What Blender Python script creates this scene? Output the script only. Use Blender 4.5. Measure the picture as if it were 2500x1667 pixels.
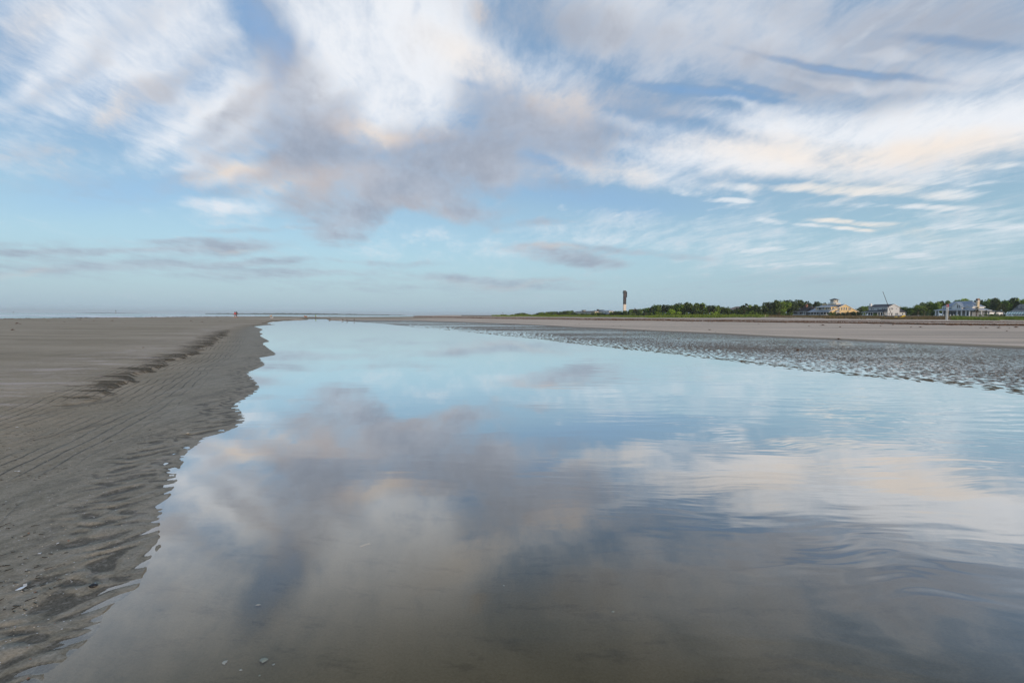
import bpy, bmesh, math, random
import numpy as np
from mathutils import Vector, Matrix, Euler

for _o in list(bpy.data.objects):
    bpy.data.objects.remove(_o)
S = bpy.context.scene
COL = S.collection
rnd = random.Random(7)

# ------------------------------------------------------------------ camera
F = 1180.0                      # focal length in photo pixels (17 mm on a 36 mm wide sensor)
EYE = 1.15
PITCH = math.radians(3.03)
ROLL = math.radians(0.37)
fwd = Vector((0, math.cos(PITCH), -math.sin(PITCH)))
_r0 = Vector((1, 0, 0)); _u0 = _r0.cross(fwd)
right = _r0 * math.cos(ROLL) + _u0 * math.sin(ROLL)
up = _u0 * math.cos(ROLL) - _r0 * math.sin(ROLL)
cam_data = bpy.data.cameras.new('camera')
cam = bpy.data.objects.new('camera', cam_data); COL.objects.link(cam)
M3 = Matrix((right, up, -fwd)).transposed()
cam.matrix_world = Matrix.Translation((0, 0, EYE)) @ M3.to_4x4()
cam_data.sensor_width = 36; cam_data.lens = 36 * F / 2500
cam_data.clip_start = 0.05; cam_data.clip_end = 60000
S.camera = cam

def ray(px, py):
    """direction through a point of the 2500 x 1667 photograph"""
    return (fwd + right * ((px - 1250) / F) - up * ((py - 833.5) / F)).normalized()

def on_plane(px, py, z=0.0):
    d = ray(px, py); t = (z - EYE) / d.z
    return Vector((d.x * t, d.y * t, z))

def at_depth(px, py, depth):
    d = ray(px, py); t = depth / d.y
    return Vector((0, 0, EYE)) + d * t

def horizon(px):
    return 771.0 + (px - 1250) * math.tan(ROLL)

# ------------------------------------------------------------------ node helper
class G:
    """small expression helper over a node tree"""
    def __init__(s, nt): s.nt = nt; s.n = nt.nodes; s.l = nt.links
    def node(s, t, **kw):
        n = s.n.new(t)
        for k, v in kw.items(): setattr(n, k, v)
        return n
    def put(s, sock, v):
        if isinstance(v, bpy.types.NodeSocket): s.l.new(v, sock)
        elif v is not None: sock.default_value = v
    def m(s, op, a, b=None, c=None, clamp=False):
        n = s.node('ShaderNodeMath', operation=op, use_clamp=clamp)
        for i, v in enumerate((a, b, c)):
            if v is not None: s.put(n.inputs[i], v)
        return n.outputs[0]
    def add(s, a, b): return s.m('ADD', a, b)
    def sub(s, a, b): return s.m('SUBTRACT', a, b)
    def mul(s, a, b): return s.m('MULTIPLY', a, b)
    def div(s, a, b): return s.m('DIVIDE', a, b)
    def mad(s, a, b, c): return s.m('MULTIPLY_ADD', a, b, c)
    def step(s, v, lo, hi, a=0.0, b=1.0, kind='SMOOTHSTEP'):
        n = s.node('ShaderNodeMapRange', interpolation_type=kind)
        s.put(n.inputs['Value'], v)
        for k, q in (('From Min', lo), ('From Max', hi), ('To Min', a), ('To Max', b)): s.put(n.inputs[k], q)
        return n.outputs['Result']
    def sep(s, v):
        n = s.node('ShaderNodeSeparateXYZ'); s.put(n.inputs[0], v); return n.outputs
    def comb(s, x, y, z=0.0):
        n = s.node('ShaderNodeCombineXYZ')
        for i, v in enumerate((x, y, z)): s.put(n.inputs[i], v)
        return n.outputs[0]
    def mapping(s, v, loc=(0, 0, 0), rot=(0, 0, 0), sc=(1, 1, 1), kind='POINT'):
        n = s.node('ShaderNodeMapping', vector_type=kind); s.put(n.inputs['Vector'], v)
        if kind != 'NORMAL': n.inputs['Location'].default_value = loc
        n.inputs['Rotation'].default_value = rot; n.inputs['Scale'].default_value = sc
        return n.outputs[0]
    def noise(s, v, scale, detail=5, rough=.55, dist=0.0, lac=2.0):
        n = s.node('ShaderNodeTexNoise'); s.put(n.inputs['Vector'], v)
        n.inputs['Scale'].default_value = scale; n.inputs['Detail'].default_value = detail
        n.inputs['Roughness'].default_value = rough; n.inputs['Distortion'].default_value = dist
        n.inputs['Lacunarity'].default_value = lac
        return n.outputs['Fac']
    def noisec(s, v, scale, detail=3, rough=.5):
        n = s.node('ShaderNodeTexNoise'); s.put(n.inputs['Vector'], v)
        n.inputs['Scale'].default_value = scale; n.inputs['Detail'].default_value = detail
        n.inputs['Roughness'].default_value = rough
        return n.outputs['Color']
    def vm(s, op, a, b=None, scale=None):
        n = s.node('ShaderNodeVectorMath', operation=op); s.put(n.inputs[0], a)
        if b is not None: s.put(n.inputs[1], b)
        if scale is not None: s.put(n.inputs['Scale'], scale)
        return n.outputs[0]
    def mix(s, f, a, b, blend='MIX'):
        n = s.node('ShaderNodeMix', data_type='RGBA', blend_type=blend)
        s.put(n.inputs[0], f)
        for i, v in ((6, a), (7, b)):
            s.put(n.inputs[i], v if isinstance(v, bpy.types.NodeSocket) else (*v[:3], 1.0))
        return n.outputs[2]
    def attr(s, name):
        return s.node('ShaderNodeAttribute', attribute_name=name).outputs['Fac']
    def bump(s, h, strength=1.0, dist=1.0, normal=None):
        n = s.node('ShaderNodeBump'); s.put(n.inputs['Height'], h)
        n.inputs['Strength'].default_value = strength; n.inputs['Distance'].default_value = dist
        if normal is not None: s.put(n.inputs['Normal'], normal)
        return n.outputs[0]

def srgb(r, g, b):
    f = lambda c: (c / 255 / 12.92) if c / 255 <= .04045 else ((c / 255 + .055) / 1.055) ** 2.4
    return (f(r), f(g), f(b))

# ------------------------------------------------------------------ world: Nishita sky with procedural cirrus
SUN_EL = math.radians(16.0)
SUN_AZ = math.radians(150.0)          # clockwise from the view axis: behind the camera, to the right
world = bpy.data.worlds.new('World'); S.world = world; world.use_nodes = True
def build_sky():
    nt = world.node_tree; nt.nodes.clear(); g = G(nt)
    out = g.node('ShaderNodeOutputWorld')
    sky = g.node('ShaderNodeTexSky', sky_type='NISHITA', sun_disc=False)
    sky.sun_elevation = SUN_EL; sky.sun_rotation = SUN_AZ
    sky.air_density = 1.0; sky.dust_density = 0.7; sky.ozone_density = 2.5
    bg_clear = g.node('ShaderNodeBackground'); bg_clear.inputs['Strength'].default_value = SKY_STRENGTH
    g.l.new(sky.outputs[0], bg_clear.inputs['Color'])
    D = g.node('ShaderNodeTexCoord').outputs['Generated']
    x, y, z = g.sep(D)
    # conformal map of the sphere of directions about the +Y (out to sea) axis
    k = g.div(2.0, g.m('MAXIMUM', g.add(y, 1.0), 0.03))
    U = g.comb(g.mul(x, k), g.mul(z, k), 0.0)
    # coordinates on a flat cloud sheet overhead
    zz = g.add(g.m('MAXIMUM', z, 0.0), 0.055)
    P = g.comb(g.div(x, zz), g.div(y, zz), 0.0)
    WIND = math.radians(9)
    Pw = g.mapping(P, rot=(0, 0, -WIND))              # wind axis -> local Y
    w1 = g.noisec(Pw, 0.55, 4)
    warp = g.vm('SCALE', g.vm('SUBTRACT', w1, (0.5, 0.5, 0.5)), scale=.85)
    Pd = g.vm('ADD', Pw, warp)
    n_streak = g.noise(g.mapping(Pd, sc=(1.0, .30, 1)), 1.4, 7, .62)      # long fibres
    n_fine = g.noise(g.mapping(Pd, sc=(1.0, .28, 1)), 4.0, 6, .68)
    n_puff = g.noise(g.mapping(Pd, sc=(1.0, .8, 1)), 1.3, 6, .58)
    n_mottle = g.noise(g.mapping(P, rot=(0, 0, .6), sc=(1.0, .45, 1)), 2.6, 6, .6)
    wU = g.noisec(U, 3.2, 4, .6)
    Uw = g.vm('ADD', U, g.vm('SCALE', g.vm('SUBTRACT', wU, (0.5, 0.5, 0.5)), scale=.16))
    Uw2 = g.vm('ADD', U, g.vm('SCALE', g.vm('SUBTRACT', wU, (0.5, 0.5, 0.5)), scale=.05))

    def stereo(px, py):
        d = ray(px, py); q = 2 / (1 + d.y); return Vector((d.x * q, d.z * q))
    def blobs(items, base=None, co=None):
        co = co or Uw
        acc = base
        for (cx, cy, rx, ry, rot, amp) in items:
            c = stereo(cx, cy)
            s = (stereo(cx + 5, cy) - stereo(cx - 5, cy)).length / 10
            v = g.mapping(co, loc=(c.x, c.y, 0), rot=(0, 0, math.radians(-rot)),
                          sc=(rx * s, ry * s, 1), kind='TEXTURE')
            t = g.node('ShaderNodeTexGradient', gradient_type='SPHERICAL'); g.put(t.inputs[0], v)
            f = g.step(t.outputs['Fac'], 0.0, 1.0)
            acc = g.mul(f, amp) if acc is None else g.mad(f, amp, acc)
        return acc
    LAYERS(g, out, bg_clear, x, y, z, U, Uw, Uw2, n_streak, n_fine, n_puff, n_mottle, blobs, g.mapping(Pd, sc=(1.0, .4, 1)))
SKY_STRENGTH = 0.13
def LAYERS(g, out, bg_clear, x, y, z, U, Uw, Uw2, n_streak, n_fine, n_puff, n_mottle, blobs, PD):
    # every item: direction (given as a point of the photograph), radii, turn in degrees, amount
    white = blobs([
        (900, 60, 300, 260, 0, 1.3), (1000, 200, 280, 200, -15, .9), (770, 180, 130, 200, 18, .75), (880, 300, 240, 90, 10, .45), (1080, 60, 160, 220, 0, .5),
        (1000, -200, 420, 300, 0, .9), (150, -160, 800, 320, -12, .6), (1800, -260, 900, 320, 8, .45), (-500, 100, 500, 420, 0, .4),
        (300, 130, 640, 190, -37, .42), (560, 330, 420, 130, -40, .34), (180, 40, 420, 150, -34, .20), (120, 190, 360, 50, -34, .35),
        (440, 320, 380, 40, -34, .35), (620, 230, 260, 80, -42, .30), (560, 425, 190, 40, -16, .55), (700, 440, 180, 50, -10, .40), (290, 290, 120, 50, -30, .30),
        (1380, 240, 150, 110, 20, .55), (1230, 150, 220, 110, 20, .50), (1600, 110, 420, 110, 18, .34), (2000, 90, 900, 260, 14, .42), (450, 180, 700, 330, -35, .30), (2420, 190, 300, 70, 12, .5), (1700, 60, 500, 100, 16, .25), (2100, 200, 340, 22, 12, .5),
        (1780, 265, 160, 26, 12, .5), (2200, 130, 130, 20, 18, .45), (1250, 430, 260, 40, 8, .25),
        (560, 500, 260, 30, -8, .40), (480, 400, 110, 24, -12, .4), (1180, 600, 420, 60, 0, .22), (1450, 560, 300, 30, 4, .25), (80, 640, 170, 30, 0, .30)])
    white = blobs([(2150, 325, 620, 95, 7, 1.2), (2480, 290, 420, 120, 11, .9), (1800, 390, 520, 60, 7, .95), (1540, 425, 300, 46, 9, .6), (1640, 330, 280, 36, 14, .5), (1800, 300, 320, 36, 14, .4),
        (2100, 390, 600, 60, 3, .6), (2300, 430, 500, 50, 2, .35), (2000, 620, 700, 110, 2, .28), (2450, 560, 500, 120, 2, .30), (1650, 540, 420, 60, 4, .22)], base=white, co=Uw2)
    puffs = blobs([
        (2000, 462, 240, 22, 5, 1.0), (2280, 470, 260, 30, 3, 1.0), (2450, 400, 240, 22, 3, .9), (2200, 500, 260, 14, 3, .7), (2080, 545, 220, 14, 5, .8),
        (1790, 462, 100, 20, 10, 1.0), (1780, 495, 80, 10, 4, 1.0), (1680, 470, 90, 20, 12, .7), (2060, 560, 160, 10, 6, 1.0),
        (2400, 545, 260, 24, 3, .7), (1850, 545, 150, 16, 7, .8), (1860, 610, 180, 10, 2, .7), (2250, 620, 360, 18, 2, .5),
        (1500, 520, 260, 18, 6, .4), (1950, 650, 420, 16, 1, .5), (2400, 440, 200, 14, 3, .8), (2150, 440, 420, 60, 4, .45), (2350, 520, 300, 60, 3, .4), (1900, 500, 300, 60, 5, .35), (2050, 590, 500, 60, 2, .3)], co=Uw2)
    grey = blobs([
        (1290, 300, 270, 125, 14, 1.4), (1400, 350, 190, 80, 20, .7), (1150, 400, 320, 85, 14, 1.0), (950, 440, 300, 95, 6, 1.2), (860, 530, 180, 70, -16, 1.5), (1030, 490, 260, 55, 14, 1.0), (780, 480, 150, 60, -20, .7),
        (760, 420, 150, 90, -20, .6), (1300, 440, 260, 40, 12, .35),
        (640, 40, 100, 240, -20, .60), (700, 250, 120, 170, 34, .8), (640, 180, 130, 90, -35, .5), (800, 320, 150, 80, -38, .95), (720, 350, 160, 70, -38, .7), (560, 290, 260, 40, -38, .5),
        (1560, 250, 360, 90, 14, .55), (1750, 150, 560, 110, 16, .55), (2250, 50, 640, 130, 16, .55), (1350, 60, 420, 100, 12, .40), (1500, 330, 200, 40, 14, .3),
        (1900, 90, 800, 220, 14, .42), (2350, 200, 400, 70, 12, .30), (400, 230, 420, 50, -38, .45), (520, 390, 400, 60, -34, .45), (330, 100, 460, 60, -38, .35), (620, 430, 260, 60, -25, .4), (150, 220, 300, 40, -30, .25),
        ])
    grey = blobs([
        (1400, 632, 190, 34, 4, 1.1), (1330, 600, 220, 22, 0, .5), (1560, 612, 240, 16, 6, .6), (1180, 520, 220, 26, -6, .5), (1320, 540, 150, 18, -4, .4),
        (350, 650, 800, 70, -2, .50), (150, 590, 420, 40, -2, .35), (540, 604, 260, 34, -6, 1.0), (1000, 700, 800, 40, 0, .4), (2000, 690, 900, 60, 0, .25), (300, 615, 300, 14, -4, .5), (950, 640, 260, 14, 2, .4), (620, 560, 260, 14, -6, .35), (640, 640, 200, 16, -8, .6), (430, 590, 200, 16, -8, .5), (100, 606, 330, 18, -3, .7), (760, 665, 360, 20, -3, .6), (300, 650, 420, 24, -3, .5),
        (1150, 680, 360, 18, 2, .7), (1250, 700, 300, 12, 2, .4), (200, 450, 460, 100, -6, .30), (60, 370, 300, 60, -10, .25)], base=grey, co=Uw2)
    warm = blobs([(890, 345, 150, 50, 12, 1.0), (1010, 350, 160, 40, -5, .6), (640, 230, 160, 60, -40, .35), (1180, 160, 250, 90, 20, .5), (560, 415, 190, 36, -15, .8),
                  (1400, 250, 160, 80, 15, .8), (2000, 460, 420, 60, 5, .7), (2080, 550, 320, 40, 5, .9), (250, 310, 320, 60, -38, .7), (80, 100, 260, 60, -34, .5),
                  (80, 640, 170, 34, 0, .8), (1350, 596, 140, 14, 0, .7), (1250, 690, 300, 14, 1, .7), (600, 612, 90, 10, 0, .6),
                  (1950, 380, 560, 70, 6, .6), (2350, 360, 420, 70, 6, .6), (1190, 15, 60, 30, 20, 1.0), (720, 430, 220, 60, 0, .7), (840, 460, 180, 60, -10, .6), (1480, 430, 220, 50, 8, .6), (1050, 520, 200, 24, 12, .4)])
    blue = blobs([(625, 50, 80, 190, -24, .8), (690, 150, 45, 130, 22, .7), (1720, 228, 280, 18, 11, .6), (2030, 165, 380, 16, 15, .75), (2330, 105, 240, 22, 16, .45),
                  (1850, 222, 140, 14, 14, .4), (300, 470, 440, 90, -8, .40), (740, 130, 20, 60, 35, .25), (1010, 22, 22, 70, 12, .3), (1150, 205, 80, 18, 10, .2),
                  (1500, 490, 420, 50, 6, .4), (1330, 400, 120, 20, 15, .3)], co=Uw2)
    st = g.sub(n_streak, .5); fi = g.sub(n_fine, .5); pf = g.sub(n_puff, .5); mo = g.sub(n_mottle, .5)
    bil = g.sub(g.noise(g.vm('ADD', Uw, (3.1, 1.7, .4)), 6.5, 7, .68), .5)
    f2 = g.sub(g.noise(g.vm('SCALE', PD, scale=1.0), 9.0, 5, .7), .5)
    soft = lambda v, q=1.25: g.sub(1.0, g.m('EXPONENT', g.mul(v, -q)))
    # outside the picture the same kinds of cloud go on from the noise, plus unseen white blobs added for the pool's reflection
    up_ = g.step(z, .02, .35)
    white = soft(g.mad(up_, .12, white)); grey = soft(g.mad(up_, .06, grey)); puffs = soft(puffs, 1.6)
    W = g.add(g.add(white, g.mul(st, .75)), g.add(g.mul(fi, .80), g.add(g.mul(pf, .45), g.add(g.mul(bil, .95), g.mul(f2, .50)))))
    aW = g.step(g.sub(W, g.mul(blue, .75)), .0, .95)
    B = g.add(g.add(grey, g.mul(st, .35)), g.add(g.mul(fi, .55), g.add(g.mul(pf, .8), g.add(g.mul(bil, .8), g.mul(f2, .3)))))
    aB = g.step(g.sub(B, g.mul(blue, .15)), .06, .95)
    Pp = g.add(puffs, g.add(g.mul(mo, 2.6), g.mul(fi, .9)))
    aP = g.step(Pp, .34, 1.05)
    aV = g.mul(.62, g.sub(1.0, g.m('MINIMUM', g.mul(blue, .45), 1.0)))
    wm = g.m('MINIMUM', g.m('MAXIMUM', g.add(warm, g.mul(bil, .5)), 0.0), 1.0)
    # thin high veil, whiter and greener lower down
    C_veil = g.mix(g.step(z, .10, .36), srgb(174, 209, 224), srgb(146, 179, 212))
    C_white = g.mix(wm, srgb(243, 246, 251), srgb(254, 239, 224))
    C_grey = g.mix(g.mul(wm, .6), g.mix(g.step(g.add(g.mul(bil, .7), g.add(g.mul(pf, .6), g.mul(fi, .4))), -.20, .20), srgb(188, 193, 205), srgb(150, 160, 178)), srgb(218, 202, 194))
    C_puff = g.mix(g.mul(wm, .9), srgb(232, 238, 244), srgb(253, 240, 224))
    def bgc(col):
        b = g.node('ShaderNodeBackground'); g.put(b.inputs['Color'], col if isinstance(col, bpy.types.NodeSocket) else (*col, 1)); return b.outputs[0]
    def over(f, a, b):
        n = g.node('ShaderNodeMixShader'); g.put(n.inputs[0], f); g.l.new(a, n.inputs[1]); g.l.new(b, n.inputs[2]); return n.outputs[0]
    sh = over(aV, bg_clear.outputs[0], bgc(C_veil))
    sh = over(g.m('MINIMUM', g.mul(blue, .5), .8), sh, bgc(srgb(138, 184, 236)))
    sh = over(g.mul(aW, .95), sh, bgc(C_white))
    sh = over(g.mul(aB, .88), sh, bgc(C_grey))
    sh = over(g.mul(aP, .85), sh, bgc(C_puff))
    # thick air close to the horizon
    hz = g.m('POWER', g.step(z, 0.0, .15, 1.0, 0.0, 'LINEAR'), 1.5)
    sh = over(g.mul(hz, .9), sh, bgc(srgb(167, 192, 210)))
    g.l.new(sh, out.inputs['Surface'])
build_sky()
world.cycles.sampling_method = 'MANUAL'; world.cycles.sample_map_resolution = 256
S.render.engine = 'CYCLES'
S.view_settings.view_transform = 'Standard'; S.view_settings.look = 'None'
S.view_settings.exposure = 0.0; S.view_settings.gamma = 1.0; S.view_settings.use_curve_mapping = False
# ------------------------------------------------------------------ sun
sun_data = bpy.data.lights.new('sun', 'SUN'); sun_data.energy = 2.4; sun_data.angle = math.radians(8)
sun_data.color = (1.0, .78, .57)
sun = bpy.data.objects.new('sun', sun_data); COL.objects.link(sun)
_sd = Vector((math.sin(SUN_AZ) * math.cos(SUN_EL), math.cos(SUN_AZ) * math.cos(SUN_EL), math.sin(SUN_EL)))
sun.rotation_euler = _sd.to_track_quat('Z', 'Y').to_euler(); sun.location = (0, 0, 60)

# ------------------------------------------------------------------ materials
MAT = {}
def mat(name, col, rough=.7, vary=.12, scale=3.0, col2=None, spec=.4, metal=0.0):
    if name in MAT: return MAT[name]
    m = bpy.data.materials.new(name); m.use_nodes = True
    g = G(m.node_tree); b = g.n['Principled BSDF']
    p = g.node('ShaderNodeTexCoord').outputs['Object']
    n = g.noise(p, scale, 4)
    c2 = col2 or tuple(c * (1 - 2.2 * vary) for c in col)
    c1 = col if col2 else tuple(min(1, c * (1 + vary)) for c in col)
    g.put(b.inputs['Base Color'], g.mix(g.step(n, .3, .7), c2, c1))
    b.inputs['Roughness'].default_value = rough; b.inputs['Specular IOR Level'].default_value = spec
    b.inputs['Metallic'].default_value = metal
    MAT[name] = m; return m

def leaf_mat(name, dark, light):
    m = bpy.data.materials.new(name); m.use_nodes = True
    g = G(m.node_tree); b = g.n['Principled BSDF']
    p = g.node('ShaderNodeNewGeometry').outputs['Position']
    oi = g.node('ShaderNodeObjectInfo').outputs['Random']
    n = g.add(g.mul(g.noise(p, .55, 3), .75), g.mul(g.noise(p, 2.3, 2), .35))
    f = g.step(g.add(n, g.mul(g.sub(oi, .5), .35)), .35, .78)
    g.put(b.inputs['Base Color'], g.mix(f, dark, light))
    b.inputs['Roughness'].default_value = .65; b.inputs['Specular IOR Level'].default_value = .25
    MAT[name] = m; return m

# ------------------------------------------------------------------ numpy noise
def _hash(ix, iy, seed):
    h = (ix.astype(np.int64) * 374761393 + iy.astype(np.int64) * 668265263 + seed * 1274126177) & 0xffffffff
    h = ((h ^ (h >> 13)) * 1274126177) & 0xffffffff
    return (h ^ (h >> 16)) & 0xffff
def gnoise(x, y, seed=0):
    x0 = np.floor(x); y0 = np.floor(y); fx = x - x0; fy = y - y0
    ix = x0.astype(np.int64); iy = y0.astype(np.int64)
    def gr(dx, dy):
        a = _hash(ix + dx, iy + dy, seed) * (2 * np.pi / 65536)
        return np.cos(a) * (fx - dx) + np.sin(a) * (fy - dy)
    u = fx * fx * fx * (fx * (fx * 6 - 15) + 10); v = fy * fy * fy * (fy * (fy * 6 - 15) + 10)
    a = gr(0, 0) * (1 - u) + gr(1, 0) * u; b = gr(0, 1) * (1 - u) + gr(1, 1) * u
    return (a * (1 - v) + b * v) * 1.5
def fbm(x, y, octs=3, seed=0):
    s = 0; a = 1; t = 0
    for k in range(octs):
        s = s + a * gnoise(x * 2 ** k, y * 2 ** k, seed + k * 17); t += a; a *= .5
    return s / t
def sstep(x, a, b):
    t = np.clip((x - a) / (b - a), 0, 1); return t * t * (3 - 2 * t)

# ------------------------------------------------------------------ shorelines, taken from the photograph onto the water level
LEFT_PX = [(690, 782.2), (676, 783.6), (662, 784), (650, 788), (633, 790.5), (660, 792), (678, 792.6), (650, 794), (612, 795),
           (630, 800), (644, 804), (634, 809), (634, 812), (644, 815), (633, 819), (648, 827), (661, 834), (641, 837),
           (645, 842), (666, 857), (677, 866), (655, 870), (633, 873), (638, 879), (650, 890), (630, 899), (602, 911),
           (617, 923), (632, 941), (635, 950), (608, 968), (580, 986), (581, 998), (598, 1016), (596, 1031), (555, 1053),
           (510, 1067), (480, 1085), (450, 1106), (444, 1134), (427, 1157), (432, 1175), (417, 1199), (396, 1239),
           (384, 1292), (393, 1331), (384, 1343), (348, 1397), (342, 1426), (298, 1462), (253, 1486), (244, 1534),
           (208, 1566), (167, 1602), (131, 1629), (90, 1655)]
RIGHT_PX = [(803, 780.8), (839, 782.4), (872, 785), (936, 790), (1000, 797), (1090, 804), (1180, 812.7), (1350, 829), (1400, 836),
            (1610, 857), (1797, 878), (1961, 897), (2102, 913), (2289, 927), (2500, 953)]
FAR_PX = [(751, 779.7), (729.6, 776.6), (760, 775.6), (797, 778)]
left_w = [on_plane(*p)[:2] for p in LEFT_PX] + [(-.62, .75), (-1.0, -.5), (-1.4, -6)]
def chaikin(p, n=2):
    for _ in range(n):
        q = [p[0]]
        for a, b in zip(p[:-1], p[1:]):
            a, b = Vector(a[:2]), Vector(b[:2]); q += [tuple(a * .75 + b * .25), tuple(a * .25 + b * .75)]
        p = q + [p[-1]]
    return [tuple(v[:2]) for v in p]
left_w = chaikin(left_w, 1)
right_w = [on_plane(*p)[:2] for p in RIGHT_PX] + [(9.4, 4.6), (10.6, 0), (12, -6)]
far_w = [on_plane(*p)[:2] for p in FAR_PX]
# closing the pool: left (far -> near), behind the camera, right (near -> far), far pond
POOL = np.array(left_w + right_w[::-1] + far_w[::-1])
LW = np.array(left_w); RW = np.array(right_w)
def seg_dist(px, py, line):
    d = np.full(px.shape, 1e9)
    for (ax, ay), (bx, by) in zip(line[:-1], line[1:]):
        ex, ey = bx - ax, by - ay; L = ex * ex + ey * ey + 1e-12
        t = np.clip(((px - ax) * ex + (py - ay) * ey) / L, 0, 1)
        d = np.minimum(d, (px - ax - t * ex) ** 2 + (py - ay - t * ey) ** 2)
    return np.sqrt(d)
def inside(px, py, poly):
    c = np.zeros(px.shape, bool)
    for (ax, ay), (bx, by) in zip(poly, np.roll(poly, -1, 0)):
        if ay == by: continue
        cr = ((ay > py) != (by > py)) & (px < (bx - ax) * (py - ay) / (by - ay) + ax)
        c ^= cr
    return c
def smooth_line(line, n=3):
    p = line.copy()
    for _ in range(n):
        q = p.copy(); q[1:-1] = .25 * p[:-2] + .5 * p[1:-1] + .25 * p[2:]; p = q
    return p
LWs = smooth_line(LW[12:], 45); LWs[:, 0] += 0.0

KC = [1000, 1180, 1400, 1600, 1900, 2228, 2500, 2800, 3600]
KAZ = np.arctan2(np.array(KC) - 1250, F)
KD = dict(dry=[100, 73, 48.6, 37.5, 27.8, 21.9, 18.7, 16, 12], lw=[190, 131, 107, 94, 77, 63, 55, 48, 40],
          uw=[240, 161, 122, 110, 91, 83, 79, 70, 60], toe=[420, 270, 200, 165, 135, 117, 110, 105, 95])
KR = {k: np.array(v) / np.cos(KAZ) for k, v in KD.items()}
KR['wat'] = np.array([50, 32, 21.4, 16.6, 12.2, 9.2, 7.8, 6.8, 5.6]) / np.cos(KAZ)
KZT = np.array([.7, .70, .72, .79, 1.08, .84, .82, .82, .82])
KR['wat'] = np.minimum(KR['wat'], KR['dry'] * .8)
SEA_AZ = np.radians([-180, -110, -75, -46.6, -38, -32, -26.5, -22, -18, -13, -9, -6, -4])
SEA_R = np.array([500, 260, 120, 118, 158, 216, 271, 239, 246, 290, 420, 800, 9000.])

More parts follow.
